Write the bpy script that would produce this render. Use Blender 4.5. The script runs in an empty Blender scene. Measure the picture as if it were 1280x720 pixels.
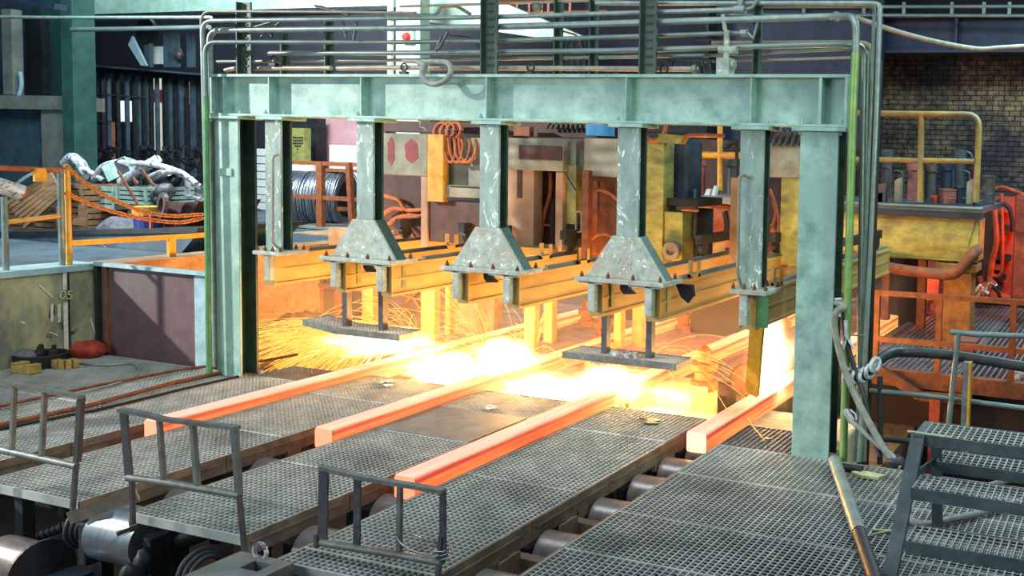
import bpy, math, random
from mathutils import Vector, Matrix

scene = bpy.context.scene
COL = scene.collection
RNG = random.Random(7)

# ------------------------------------------------------------------ camera
F, PX, PY = 1176.09, 1020.751, 275.065          # focal length and optical axis in pixels of the 1280x720 frame
ROT = ((0.94546334, 0.3243391, 0.03005361),     # camera right
       (0.05023231, -0.05402085, -0.99727552),  # camera down
       (-0.32183193, 0.94439711, -0.06736704))  # camera forward
EYE = Vector((0, 0, 3.0))
cam_data = bpy.data.cameras.new('camera')
cam = bpy.data.objects.new('camera', cam_data)
COL.objects.link(cam)
m = Matrix.Identity(4)
for i in range(3):
    m[i][0] = ROT[0][i]; m[i][1] = -ROT[1][i]; m[i][2] = -ROT[2][i]; m[i][3] = EYE[i]
cam.matrix_world = m
cam_data.sensor_width = 36; cam_data.sensor_fit = 'HORIZONTAL'
cam_data.lens = 36 * F / 1280
cam_data.shift_x = (640 - PX) / 1280
cam_data.shift_y = -(360 - PY) / 1280
cam_data.clip_end = 200
scene.camera = cam

# ------------------------------------------------------------------ world, lamps, exposure
scene.view_settings.view_transform = 'Standard'
scene.view_settings.look = 'None'
scene.view_settings.exposure = 0.0
scene.view_settings.gamma = 1.0
scene.view_settings.use_curve_mapping = False
world = bpy.data.worlds.new('hall_air'); scene.world = world
world.use_nodes = True
world.node_tree.nodes['Background'].inputs[0].default_value = (0.20, 0.50, 0.70, 1)
world.node_tree.nodes['Background'].inputs[1].default_value = 0.20

def aim(o, target):
    d = Vector(target) - o.location
    o.rotation_euler = d.to_track_quat('-Z', 'Y').to_euler()

def area(name, loc, target, sx, sy, power, color):
    l = bpy.data.lights.new(name, 'AREA'); l.shape = 'RECTANGLE'; l.size = sx; l.size_y = sy
    l.energy = power; l.color = color
    o = bpy.data.objects.new(name, l); COL.objects.link(o); o.location = loc; aim(o, target)
    return o

def spot(name, loc, target, power, color, angle, blend=0.3, size=0.2):
    l = bpy.data.lights.new(name, 'SPOT'); l.energy = power; l.color = color
    l.spot_size = math.radians(angle); l.spot_blend = blend; l.shadow_soft_size = size
    o = bpy.data.objects.new(name, l); COL.objects.link(o); o.location = loc; aim(o, target)
    return o

def point(name, loc, power, color, size=0.15):
    l = bpy.data.lights.new(name, 'POINT'); l.energy = power; l.color = color; l.shadow_soft_size = size
    o = bpy.data.objects.new(name, l); COL.objects.link(o); o.location = loc
    return o

# daylight of the open hall side behind the camera, sunlight from the left, unseen fill lamps added over decks and background
area('hall_daylight', (-12.0, -6.0, 4.6), (-6.5, 9.0, 1.8), 8, 3.5, 950, (0.90, 0.98, 1.0))
area('fill_deck', (-5.5, 4.5, 11.0), (-5.5, 6.0, 0.0), 9, 4, 680, (0.90, 0.98, 1.0))
spot('daylight_beam', (-25.0, -0.5, 9.0), (-12.2, 8.4, 0.5), 26000, (1.0, 0.97, 0.90), 36, 0.5, 0.25)
spot('fill_left', (-6.0, 2.0, 6.5), (-13.5, 7.4, 0.85), 900, (1.0, 0.92, 0.62), 17, 0.6, 0.5)
spot('bay_lamp_right', (3.5, 5.5, 4.0), (-2.6, 9.0, 2.4), 800, (0.78, 1.0, 0.62), 50, 0.6, 0.4)
spot('fill_brick', (1.0, 16.5, 6.5), (-1.9, 22.0, 3.7), 800, (1.0, 0.93, 0.72), 42, 1.0, 0.4)
area('fill_back_left', (-17.0, 11.5, 8.0), (-20.0, 18.0, 2.5), 6, 2.5, 1150, (0.62, 0.88, 1.0))
spot('fill_scrap', (-21.0, 3.0, 8.5), (-16.3, 12.3, 1.8), 3800, (0.95, 0.98, 1.0), 34, 0.6, 0.2)
area('fill_far_left', (-25.0, 21.5, 9.0), (-27.0, 25.5, 2.5), 8, 2, 1500, (0.92, 0.97, 1.0))
area('fill_stile', (1.0, 5.0, 6.5), (-0.6, 6.6, 0.6), 3, 3, 170, (0.9, 0.97, 1.0))
area('fill_coils', (-15.5, 12.5, 7.5), (-17.5, 17.0, 1.8), 4, 2, 700, (1.0, 0.97, 0.92))
area('fill_carts', (-7.0, 6.5, 3.4), (-6.5, 12.0, 2.4), 6, 1.0, 22, (0.85, 0.95, 1.0))
spot('fill_olive_beam', (-0.8, 12.2, 4.6), (-3.2, 15.5, 1.7), 280, (1.0, 0.95, 0.42), 48, 0.7, 0.3)
area('fill_rear_right', (-0.5, 15.5, 7.0), (-1.8, 15.5, 0.0), 3, 4, 800, (0.62, 0.92, 1.0))
# heat and burning steel at the cutting torches
CUT = ((-9.43, 10.45), (-7.70, 10.25), (-5.96, 10.05), (-4.22, 10.75))
for (cx, cy), pw in zip(CUT, (420, 430, 360, 260)):
    point('torch_flame_light', (cx - 0.05, cy + 0.25, 0.16), pw, (1.0, 0.47, 0.11), 0.14)
for (gx, gy) in ((-8.6, 10.5), (-6.8, 10.35), (-5.5, 10.2)):  # unseen lamps added to overexpose the pit blocks
    point('block_glare_light', (gx, gy, 0.06), 60, (1.0, 0.62, 0.22), 0.1)
point('pit_glow_left', (-11.6, 10.9, 0.5), 340, (1.0, 0.38, 0.06), 0.35)
point('straightener_glow', (-4.0, 18.4, 0.7), 45, (1.0, 0.16, 0.04), 0.3)
point('furnace_glow', (-1.7, 18.0, 1.6), 150, (1.0, 0.09, 0.02), 0.3)
point('strand_glow', (-5.1, 13.6, 0.7), 130, (1.0, 0.30, 0.10), 0.5)
point('strand_glow', (-6.9, 13.2, 0.7), 130, (1.0, 0.30, 0.10), 0.5)

# ------------------------------------------------------------------ pixels of the photograph turned into points of the place
def at(x, y, Y):
    """the point that stands at depth Y on the line of sight through pixel x, y"""
    a, b = (x - PX) / F, (y - PY) / F
    d = Vector([ROT[0][i] * a + ROT[1][i] * b + ROT[2][i] for i in range(3)])
    return EYE + d * (Y / d.y)

def on_x(x, y, X):
    a, b = (x - PX) / F, (y - PY) / F
    d = Vector([ROT[0][i] * a + ROT[1][i] * b + ROT[2][i] for i in range(3)])
    return EYE + d * (X / d.x)

def on_z(x, y, z=0.0):
    a, b = (x - PX) / F, (y - PY) / F
    d = Vector([ROT[0][i] * a + ROT[1][i] * b + ROT[2][i] for i in range(3)])
    return EYE + d * ((z - EYE.z) / d.z)

def rect(x0, y0, x1, y1, Y):
    """upright rectangle at depth Y: X0, X1, z0, z1"""
    xm, ym = (x0 + x1) / 2, (y0 + y1) / 2
    return at(x0, ym, Y).x, at(x1, ym, Y).x, at(xm, y1, Y).z, at(xm, y0, Y).z

# ------------------------------------------------------------------ mesh builder
class MB:
    def __init__(s):
        s.v = []; s.f = []; s.sm = []
    def add(s, vs, fs, smooth=False):
        n = len(s.v); s.v += [tuple(p) for p in vs]
        s.f += [tuple(i + n for i in f) for f in fs]; s.sm += [smooth] * len(fs)
        return s
    def box(s, x0, x1, y0, y1, z0, z1):
        if x0 > x1: x0, x1 = x1, x0
        if y0 > y1: y0, y1 = y1, y0
        if z0 > z1: z0, z1 = z1, z0
        return s.add([(x0,y0,z0),(x1,y0,z0),(x1,y1,z0),(x0,y1,z0),(x0,y0,z1),(x1,y0,z1),(x1,y1,z1),(x0,y1,z1)],
              [(0,3,2,1),(4,5,6,7),(0,1,5,4),(1,2,6,5),(2,3,7,6),(3,0,4,7)])
    def obox(s, c, size, mat):
        hx, hy, hz = size[0]/2, size[1]/2, size[2]/2
        vs = [Vector(c) + mat @ Vector(p) for p in ((-hx,-hy,-hz),(hx,-hy,-hz),(hx,hy,-hz),(-hx,hy,-hz),(-hx,-hy,hz),(hx,-hy,hz),(hx,hy,hz),(-hx,hy,hz))]
        return s.add(vs, [(0,3,2,1),(4,5,6,7),(0,1,5,4),(1,2,6,5),(2,3,7,6),(3,0,4,7)])
    def bar(s, p, q, w, h, up=(0,0,1)):
        p, q = Vector(p), Vector(q); d = (q - p).normalized(); up = Vector(up)
        if abs(d.dot(up)) > 0.98: up = Vector((0,1,0)) if abs(d.y) < .9 else Vector((1,0,0))
        sd = d.cross(up).normalized(); u = sd.cross(d)
        vs = []
        for c in (p, q):
            for a, b in ((-1,-1),(1,-1),(1,1),(-1,1)): vs.append(c + sd*(a*w/2) + u*(b*h/2))
        return s.add(vs, [(0,1,2,3),(7,6,5,4),(0,4,5,1),(1,5,6,2),(2,6,7,3),(3,7,4,0)])
    def tube(s, pts, r, n=10, caps=True):
        pts = [Vector(p) for p in pts]; vs = []; fs = []
        t0 = (pts[1] - pts[0]).normalized()
        ref = Vector((0,0,1)) if abs(t0.z) < .9 else Vector((1,0,0))
        nrm = t0.cross(ref).normalized()
        rr = r if isinstance(r, (list, tuple)) else [r]*len(pts)
        for i, p in enumerate(pts):
            if i == 0: t = t0
            elif i == len(pts)-1: t = (pts[i]-pts[i-1]).normalized()
            else: t = ((pts[i]-pts[i-1]).normalized() + (pts[i+1]-pts[i]).normalized()).normalized()
            nrm = (nrm - t*nrm.dot(t)).normalized(); b = t.cross(nrm)
            for k in range(n):
                a = 2*math.pi*k/n
                vs.append(p + nrm*(rr[i]*math.cos(a)) + b*(rr[i]*math.sin(a)))
        for i in range(len(pts)-1):
            for k in range(n):
                k2 = (k+1) % n
                fs.append((i*n+k, i*n+k2, (i+1)*n+k2, (i+1)*n+k))
        s.add(vs, fs, True)
        if caps:
            s.add(vs[:n], [tuple(range(n-1,-1,-1))]); s.add(vs[-n:], [tuple(range(n))])
        return s
    def cyl(s, p, q, r, n=16, r2=None):
        return s.tube([p, q], [r, r if r2 is None else r2], n)
    def lathe(s, c, axis, prof, n=20):
        """prof: list of (distance along axis, radius)"""
        ax = Vector(axis).normalized(); c = Vector(c)
        ref = Vector((0,0,1)) if abs(ax.z) < .9 else Vector((1,0,0))
        u = ax.cross(ref).normalized(); w = ax.cross(u)
        vs = []; fs = []
        for (h, r) in prof:
            for k in range(n):
                a = 2*math.pi*k/n
                vs.append(c + ax*h + u*(r*math.cos(a)) + w*(r*math.sin(a)))
        for i in range(len(prof)-1):
            for k in range(n):
                k2 = (k+1) % n
                fs.append((i*n+k, i*n+k2, (i+1)*n+k2, (i+1)*n+k))
        s.add(vs, fs, False)
        s.add(vs[:n], [tuple(range(n-1,-1,-1))]); s.add(vs[-n:], [tuple(range(n))])
        return s
    def prism(s, poly, y0, y1):
        """poly in (x, z), pushed along y"""
        n = len(poly)
        vs = [(x, y0, z) for x, z in poly] + [(x, y1, z) for x, z in poly]
        fs = [tuple(range(n)), tuple(range(2*n-1, n-1, -1))]
        for i in range(n):
            j = (i+1) % n; fs.append((j, i, i+n, j+n))
        return s.add(vs, fs)
    def prism_x(s, poly, x0, x1):
        n = len(poly)
        vs = [(x0, y, z) for y, z in poly] + [(x1, y, z) for y, z in poly]
        fs = [tuple(range(n-1,-1,-1)), tuple(range(n, 2*n))]
        for i in range(n):
            j = (i+1) % n; fs.append((i, j, j+n, i+n))
        return s.add(vs, fs)
    def prism_z(s, poly, z0, z1):
        n = len(poly)
        vs = [(x, y, z0) for x, y in poly] + [(x, y, z1) for x, y in poly]
        fs = [tuple(range(n-1,-1,-1)), tuple(range(n, 2*n))]
        for i in range(n):
            j = (i+1) % n; fs.append((i, j, j+n, i+n))
        return s.add(vs, fs)
    def bolt(s, c, r=0.022, h=0.05, axis=(0,0,1)):
        return s.lathe(c, axis, [(0, r), (h*.6, r), (h*.6, r*.55), (h, r*.5)], 6)
    def mesh(s, name, mat):
        me = bpy.data.meshes.new(name)
        me.from_pydata(s.v, [], s.f)
        me.polygons.foreach_set('use_smooth', s.sm)
        me.materials.append(mat); me.update()
        return me
    def build(s, name, mat, parent=None, bevel=0.0, label=None, kind=None):
        if parent is not None:
            off = parent.matrix_parent
            s.v = [(x-off[0], y-off[1], z-off[2]) for x, y, z in s.v] if any(off) else s.v
        me = s.mesh(name, mat)
        o = bpy.data.objects.new(name, me); COL.objects.link(o)
        if parent is not None: o.parent = parent.ob
        if bevel:
            b = o.modifiers.new('bevel', 'BEVEL'); b.width = bevel; b.segments = 2; b.limit_method = 'ANGLE'; b.angle_limit = math.radians(40)
        if label: o['label'] = label
        if kind: o['kind'] = kind
        return o

class Ref:
    """what a part hangs from: the object, and where its origin stands in the world"""
    def __init__(s, ob, origin): s.ob = ob; s.matrix_parent = origin

def sub(o, parent_ref): return Ref(o, parent_ref.matrix_parent)

def tag(o, label, cat, group=None, kind=None):
    o['label'] = label
    if cat: o['category'] = cat
    if group: o['group'] = group
    if kind: o['kind'] = kind
    return o

def thing(name, label, cat, loc, group=None):
    o = bpy.data.objects.new(name, None); COL.objects.link(o); o.location = loc; o.empty_display_size = .1
    tag(o, label, cat, group)
    return Ref(o, tuple(loc))

def single(mb, name, mat, label, cat, group=None, bevel=0.0, kind=None):
    o = mb.build(name, mat, None, bevel)
    return tag(o, label, cat, group, kind)

def struct(mb, name, mat, bevel=0.0):
    o = mb.build(name, mat, None, bevel); o['kind'] = 'structure'
    return o

def arc(c, r, a0, a1, u, w, n=6):
    c, u, w = Vector(c), Vector(u), Vector(w)
    return [c + u*(r*math.cos(a0+(a1-a0)*i/n)) + w*(r*math.sin(a0+(a1-a0)*i/n)) for i in range(n+1)]

def bend(points, r, n=5):
    """polyline with rounded corners"""
    P = [Vector(p) for p in points]; out = [P[0]]
    for i in range(1, len(P)-1):
        a = (P[i-1]-P[i]); b = (P[i+1]-P[i]); la, lb = a.length, b.length
        k = min(r, la*.45, lb*.45); a = P[i] + a.normalized()*k; b = P[i] + b.normalized()*k
        for j in range(n+1):
            t = j/n; out.append(a*(1-t)**2 + P[i]*(2*t*(1-t)) + b*t*t)
    out.append(P[-1]); return out

def sag(p, q, depth, n=10):
    p, q = Vector(p), Vector(q)
    return [p.lerp(q, i/n) - Vector((0,0,depth*4*(i/n)*(1-i/n))) for i in range(n+1)]

def smooth_path(points, n=5):
    """Catmull-Rom through the points"""
    P = [Vector(p) for p in points]; P = [P[0]*2-P[1]] + P + [P[-1]*2-P[-2]]; out = []
    for i in range(1, len(P)-2):
        for j in range(n):
            t = j/n
            out.append(.5*((2*P[i]) + (P[i+1]-P[i-1])*t + (2*P[i-1]-5*P[i]+4*P[i+1]-P[i+2])*t*t + (3*P[i]-P[i-1]-3*P[i+1]+P[i+2])*t**3))
    out.append(P[-2]); return out

# ------------------------------------------------------------------ materials
def lin(c):
    return tuple(((x/255)/12.92 if x/255 <= .04045 else ((x/255+.055)/1.055)**2.4) for x in c) + (1,)

def material(name, c1, c2=None, c3=None, scale=6, rough=.55, metal=0.0, bump=.15, stretch=(1,1,1), amount=.5, spots=None, spot_scale=9, spot_at=.62):
    mt = bpy.data.materials.new(name); mt.use_nodes = True
    nt = mt.node_tree; N, L = nt.nodes, nt.links; bs = N['Principled BSDF']
    c2 = c2 or tuple(x*.6 for x in c1)
    tc = N.new('ShaderNodeTexCoord'); mp = N.new('ShaderNodeMapping'); mp.inputs['Scale'].default_value = stretch
    L.new(tc.outputs['Object'], mp.inputs['Vector'])
    n1 = N.new('ShaderNodeTexNoise'); n1.inputs['Scale'].default_value = scale; n1.inputs['Detail'].default_value = 8; n1.inputs['Roughness'].default_value = .68
    L.new(mp.outputs[0], n1.inputs['Vector'])
    cr = N.new('ShaderNodeValToRGB'); e = cr.color_ramp.elements
    e[0].position = amount-.16; e[0].color = lin(c2); e[1].position = amount+.14; e[1].color = lin(c1)
    L.new(n1.outputs['Fac'], cr.inputs[0]); col = cr.outputs[0]
    if c3:
        n3 = N.new('ShaderNodeTexNoise'); n3.inputs['Scale'].default_value = scale*.35; n3.inputs['Detail'].default_value = 5
        L.new(mp.outputs[0], n3.inputs['Vector'])
        r3 = N.new('ShaderNodeValToRGB'); r3.color_ramp.elements[0].position = .52; r3.color_ramp.elements[1].position = .68
        L.new(n3.outputs['Fac'], r3.inputs[0])
        mx = N.new('ShaderNodeMix'); mx.data_type = 'RGBA'; mx.inputs['B'].default_value = lin(c3)
        L.new(r3.outputs[0], mx.inputs['Factor']); L.new(col, mx.inputs['A']); col = mx.outputs['Result']
    if spots:
        n4 = N.new('ShaderNodeTexNoise'); n4.inputs['Scale'].default_value = spot_scale; n4.inputs['Detail'].default_value = 9; n4.inputs['Roughness'].default_value = .75
        n4.inputs['Distortion'].default_value = 1.5
        L.new(mp.outputs[0], n4.inputs['Vector'])
        r4 = N.new('ShaderNodeValToRGB'); r4.color_ramp.elements[0].position = spot_at; r4.color_ramp.elements[1].position = spot_at+.05
        L.new(n4.outputs['Fac'], r4.inputs[0])
        mx = N.new('ShaderNodeMix'); mx.data_type = 'RGBA'; mx.inputs['B'].default_value = lin(spots)
        L.new(r4.outputs[0], mx.inputs['Factor']); L.new(col, mx.inputs['A']); col = mx.outputs['Result']
    L.new(col, bs.inputs['Base Color'])
    bs.inputs['Roughness'].default_value = rough; bs.inputs['Metallic'].default_value = metal
    if bump:
        bp = N.new('ShaderNodeBump'); bp.inputs['Strength'].default_value = bump; bp.inputs['Distance'].default_value = .02
        L.new(n1.outputs['Fac'], bp.inputs['Height']); L.new(bp.outputs[0], bs.inputs['Normal'])
    return mt

def glow(name, color, strength, base=None):
    mt = bpy.data.materials.new(name); mt.use_nodes = True
    bs = mt.node_tree.nodes['Principled BSDF']
    bs.inputs['Base Color'].default_value = lin(base or color); bs.inputs['Emission Color'].default_value = lin(color)
    bs.inputs['Emission Strength'].default_value = strength; bs.inputs['Roughness'].default_value = .8
    return mt

M = {}
M['mint'] = material('mint_paint', (160,192,182), (108,144,136), (136,170,160), 4, .5, .05, .08, spots=(78,92,86), spot_scale=14, spot_at=.68)
M['mint_worn'] = material('worn_mint_paint', (142,164,158), (106,128,124), (122,140,130), 7, .55, .05, .12, stretch=(1,1,.45), spots=(232,240,238), spot_scale=8, spot_at=.575)
M['flare'] = material('scuffed_grey_paint', (172,182,172), (126,138,130), (150,146,134), 9, .6, .05, .15, spots=(224,232,226), spot_scale=8, spot_at=.58)
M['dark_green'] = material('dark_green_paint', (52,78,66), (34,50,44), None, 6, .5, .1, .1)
M['green_pipe'] = material('green_pipe_paint', (92,150,96), (66,112,80), None, 6, .4, .1, .05)
M['pipe'] = material('grey_green_pipe', (122,140,138), (92,110,110), (112,116,102), 7, .42, .35, .06, stretch=(.35,1,1))
M['pipe_pale'] = material('pale_pipe', (146,162,158), (114,132,130), None, 8, .4, .3, .05)
M['pipe_tan'] = material('tan_pipe', (158,150,130), (120,120,112), None, 8, .5, .2, .05)
M['grate'] = material('galvanised_grating', (188,192,188), (146,152,150), (132,138,136), 3, .6, .12, 0)
M['grate_dark'] = material('sooty_grating', (122,126,130), (84,88,94), None, 3, .55, .1, 0)
M['plate'] = material('steel_plate', (118,124,122), (88,94,94), (130,134,132), 4, .6, .2, .1)
M['fascia'] = material('brown_steel_channel', (132,120,102), (86,76,66), (106,94,78), 5, .6, .3, .2)
M['dark'] = material('dark_steel', (48,54,58), (26,30,34), None, 6, .55, .4, .15)
M['black'] = material('sooty_black', (20,24,30), (10,12,16), None, 6, .7, .1, .15)
M['rail'] = material('grey_rail_steel', (132,138,134), (88,94,94), (108,102,92), 8, .5, .25, .1)
M['rail_purple'] = material('bare_rod_steel', (98,97,101), (66,65,70), None, 8, .45, .3, .05)
M['shiny'] = material('polished_roller_steel', (225,232,240), (190,198,206), None, 4, .24, .9, .01, stretch=(4,1,1))
M['roller'] = material('worn_roller_steel', (176,166,164), (146,138,136), None, 4, .3, .7, .03, stretch=(3,1,1))
M['rust'] = material('rust', (140,84,54), (84,48,32), (104,70,52), 7, .8, .1, .25)
M['rust_orange'] = material('rusty_orange_paint', (176,96,48), (120,64,36), None, 7, .7, .1, .15)
M['orange_rail'] = material('orange_rail_paint', (150,84,46), (104,58,32), None, 8, .55, .1, .1)
M['dull_yellow'] = material('dull_yellow_paint', (160,132,66), (112,98,62), (104,104,84), 5, .55, .1, .08)
M['bright_yellow'] = material('bright_yellow_flat', (240,196,60), (210,160,44), None, 8, .6, 0, .1)
M['yellow'] = material('yellow_paint', (214,164,52), (170,120,40), (190,150,90), 8, .5, .1, .08)
M['beam'] = material('carriage_beam_paint', (186,156,92), (154,124,70), (160,138,92), 6, .55, .2, .1, stretch=(1,.3,1))
M['concrete'] = material('concrete', (128,132,124), (92,98,92), (108,104,90), 3, .9, 0, .35)
M['concrete_wet'] = material('stained_concrete', (176,172,132), (92,104,94), (140,122,74), 2.2, .85, 0, .3, stretch=(1,1,.5), spots=(44,52,54), spot_scale=3, spot_at=.6)
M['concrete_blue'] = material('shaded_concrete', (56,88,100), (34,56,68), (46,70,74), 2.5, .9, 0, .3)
M['pit'] = material('scorched_concrete', (168,140,108), (110,84,60), (140,104,70), 4, .95, 0, .5)
M['pit_block'] = material('scorched_block_glare', (226,208,172), (180,158,120), (200,176,130), 5, .95, 0, .5)  # paler copy of the pit concrete, fire glare put into its colour
M['slag'] = material('slag', (120,92,66), (56,42,34), None, 9, .95, 0, .8)
M['brown_plate'] = material('brown_steel_plate', (106,84,88), (84,64,70), (98,88,92), 3, .6, .2, .08, spots=(140,130,136), spot_scale=7, spot_at=.72)
M['pale_blue'] = material('pale_blue_plate', (160,190,198), (126,156,166), None, 5, .6, .1, .1)
M['rear_floor'] = material('rear_floor_plate', (164,132,126), (118,90,86), (140,112,112), 5, .6, .2, .15)
M['brick'] = material('soot_brick', (128,112,84), (58,62,66), (44,50,58), 1.1, .9, 0, .25)
M['mortar'] = material('sooty_mortar', (44,46,50), (28,32,38), None, 3, .95, 0, .2)
M['olive'] = material('olive_paint', (158,158,84), (112,112,62), (84,86,56), 4, .55, .1, .15, stretch=(1,1,2))
M['rust_post'] = material('rusty_yellow_post', (168,120,62), (112,74,40), (140,108,70), 4, .75, .1, .25)
M['wood'] = material('old_wood', (150,116,80), (98,72,50), None, 8, .8, 0, .2, stretch=(.2,1,1))
M['crate_green'] = material('green_crate_paint', (150,180,168), (110,140,130), None, 6, .7, 0, .15)
M['foil'] = material('silvery_lagging', (214,220,224), (150,158,166), None, 7, .5, .15, .6, spots=(70,78,86), spot_scale=7, spot_at=.53)
M['tarp'] = material('grey_tarpaulin', (98,100,108), (62,64,74), None, 5, .6, 0, .5)
M['blue'] = material('blue_paint', (36,60,140), (22,36,90), None, 6, .5, 0, .05)
M['trough'] = material('blue_grey_trough', (74,96,108), (48,64,76), (62,76,84), 3, .6, .2, .15)
M['pink'] = material('dusty_pink_panel', (196,150,152), (172,126,130), None, 2, .7, 0, .03)
M['white'] = material('white_panel', (226,226,222), (200,202,200), None, 3, .7, 0, .03)
M['wire'] = material('bright_wire', (176,184,196), (96,100,112), None, 30, .35, .85, .1)
M['cart_grey'] = material('cart_grey_paint', (150,150,132), (112,112,98), (96,88,80), 3, .6, .1, .08)
M['cart_red'] = material('faded_red_mark', (150,70,72), (110,50,56), None, 5, .7, 0, 0)
M['cart_tan'] = material('heat_tanned_panel', (176,146,122), (140,112,92), None, 2, .7, 0, .05)
M['cart_dark'] = material('maroon_panel', (84,56,52), (56,38,38), None, 4, .6, .1, .08)
M['cart_blue'] = material('dark_blue_cylinder', (56,70,92), (32,42,58), None, 4, .45, .3, .05)
M['bright_blue'] = material('bright_blue_panel', (74,160,214), (50,130,190), None, 4, .6, 0, 0)
M['hose'] = material('grey_rubber_hose', (148,152,145), (108,114,110), None, 9, .6, 0, .2)
M['hose_dark'] = material('dark_rubber_hose', (52,58,62), (32,36,40), None, 9, .5, 0, .1)
M['hose_orange'] = material('orange_rubber_hose', (190,104,50), (130,66,34), None, 9, .6, 0, .1)
M['chain'] = material('rusty_orange_chain', (214,142,72), (160,92,44), None, 14, .6, .2, .1)
M['red_bag'] = material('red_sack', (176,58,38), (120,36,28), None, 9, .7, 0, .4)
M['ochre_block'] = material('ochre_foam_block', (172,148,86), (126,104,58), None, 8, .9, 0, .2)
M['navy'] = material('navy_girder_paint', (38,50,76), (24,34,54), None, 4, .6, .1, .1)
M['navy_dark'] = material('shaded_back_wall', (26,32,46), (14,18,30), None, 2, .9, 0, .1)  # bluish hall shade put into the wall colour
M['pale_green'] = material('pale_green_girder', (176,208,190), (142,178,162), None, 3, .6, .05, .08)
M['col_green'] = material('green_steel_column', (46,88,80), (32,62,60), None, 3, .6, .1, .08)
M['drum'] = material('dark_drum', (78,84,88), (52,56,60), (92,66,58), 6, .5, .3, .1)
M['drum_red'] = material('red_brown_pipe_paint', (140,84,80), (104,60,58), None, 6, .6, .1, .1)
M['dark_red'] = material('sooty_red_wall', (60, 38, 35), (38, 26, 26), (48, 32, 30), 3, .8, .05, .2)
M['riser'] = material('green_lit_riser', (142,176,100), (110,146,92), None, 6, .42, .15, .05)  # greenish light on the pipe put into its colour
M['red_hot'] = material('red_lead_paint', (190,84,52), (104,40,30), (140,60,40), 5, .7, .1, .2)
M['paint_white'] = material('white_chalk_paint', (214,216,206), (170,172,164), None, 20, .9, 0, 0)
M['paper'] = material('pale_paper', (200,196,160), (170,170,120), None, 9, .9, 0, .2)
M['red_lamp'] = glow('red_signal_lens', (210,40,40), .25)
M['daylit'] = glow('daylight_pane', (225,235,240), 1.0)
M['daylit_door_glow'] = glow('whitish_door_glow', (225,220,200), .45)  # daylight on the whitish door put in as emission
M['stile'] = material('teal_grey_stile_steel', (92,108,112), (64,78,82), None, 6, .5, .2, .08)

# ================================================================== THE SETTING
struct(MB().box(-42, 14, -8, 30, -1.75, -1.6), 'floor', M['black'])

# --- brick wall at the back right, bricks laid one by one where the photograph shows them
def brick_material():
    mt = bpy.data.materials.new('sooty_brick'); mt.use_nodes = True
    nt = mt.node_tree; N, L = nt.nodes, nt.links; bs = N['Principled BSDF']
    g = N.new('ShaderNodeNewGeometry')
    def noise(sc, det):
        n = N.new('ShaderNodeTexNoise'); n.inputs['Scale'].default_value = sc; n.inputs['Detail'].default_value = det
        L.new(g.outputs['Position'], n.inputs['Vector']); return n
    big = noise(.55, 4); small = noise(5.5, 2)
    r1 = N.new('ShaderNodeValToRGB'); e = r1.color_ramp.elements
    e[0].position = .42; e[0].color = lin((50, 58, 68)); e[1].position = .62; e[1].color = lin((132, 122, 96))
    r2 = N.new('ShaderNodeValToRGB'); e = r2.color_ramp.elements
    e[0].position = .4; e[0].color = (.45, .45, .5, 1); e[1].position = .62; e[1].color = (1.15, 1.1, 1, 1)
    mx = N.new('ShaderNodeMix'); mx.data_type = 'RGBA'; mx.blend_type = 'MULTIPLY'; mx.inputs['Factor'].default_value = 1
    L.new(big.outputs['Fac'], r1.inputs[0]); L.new(small.outputs['Fac'], r2.inputs[0])
    L.new(r1.outputs[0], mx.inputs['A']); L.new(r2.outputs[0], mx.inputs['B']); L.new(mx.outputs['Result'], bs.inputs['Base Color'])
    bs.inputs['Roughness'].default_value = .9
    return mt
M['brick'] = brick_material()
WY = 22.0
wall = struct(MB().box(-9.5, 14, WY+.012, WY+.4, -1.6, 12), 'wall_back', M['mortar'])
wref = Ref(wall, (0, 0, 0))
BW, BH = .262, .116
cells = []
for r in range(38):
    for c in range(28):
        x = -8.0 + c*BW + (BW/2 if r % 2 else 0); z = 1.1 + r*BH
        cells.append((x, z))
cells.sort(key=lambda p: abs(p[0]+3.9)*1.0 + abs(p[1]-3.4)*1.1)
bm_ = MB().box(-BW/2+.011, BW/2-.011, -.02, .05, -BH/2+.009, BH/2-.009)
brick_me = bm_.mesh('brick', M['brick'])
rest = MB()
for i, (x, z) in enumerate(cells):
    dy = RNG.uniform(-.012, .008)
    if i < 300:
        o = bpy.data.objects.new('brick', brick_me); COL.objects.link(o); o.parent = wall
        o.location = (x, WY+dy, z); o.rotation_euler = (RNG.uniform(-.02, .02), 0, RNG.uniform(-.015, .015))
    else:
        rest.box(x-BW/2+.011, x+BW/2-.011, WY+dy-.02, WY+.05, z-BH/2+.009, z+BH/2-.009)
rest.build('brick_courses', M['brick'], wref, kind='stuff')
# ledge of rubble at the foot of the bricks
struct(MB().box(-9.0, 2.0, 21.2, 21.95, -1.6, 1.95), 'trim_1', M['black'])
lb = MB()
for i in range(70):
    x = RNG.uniform(-7.5, -1.0); s = RNG.uniform(.03, .09)
    lb.obox((x, RNG.uniform(21.25, 21.8), 1.95+s*.3), (s*1.6, s, s), Matrix.Rotation(RNG.uniform(0, 3), 3, 'Z'))
single(lb, 'rubble', M['concrete'], 'broken brick rubble lying along the dark ledge under the brick wall', 'rubble', kind='stuff')
# plastered wall with the hall's deep shade in its colour behind the left part of the hall
struct(MB().box(-42, -9.5, 25.5, 25.9, -1.6, 12), 'wall_back_left', M['navy_dark'])
struct(MB().box(-42, -41.6, -8, 26, -1.6, 12), 'wall_left', M['black'])

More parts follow.
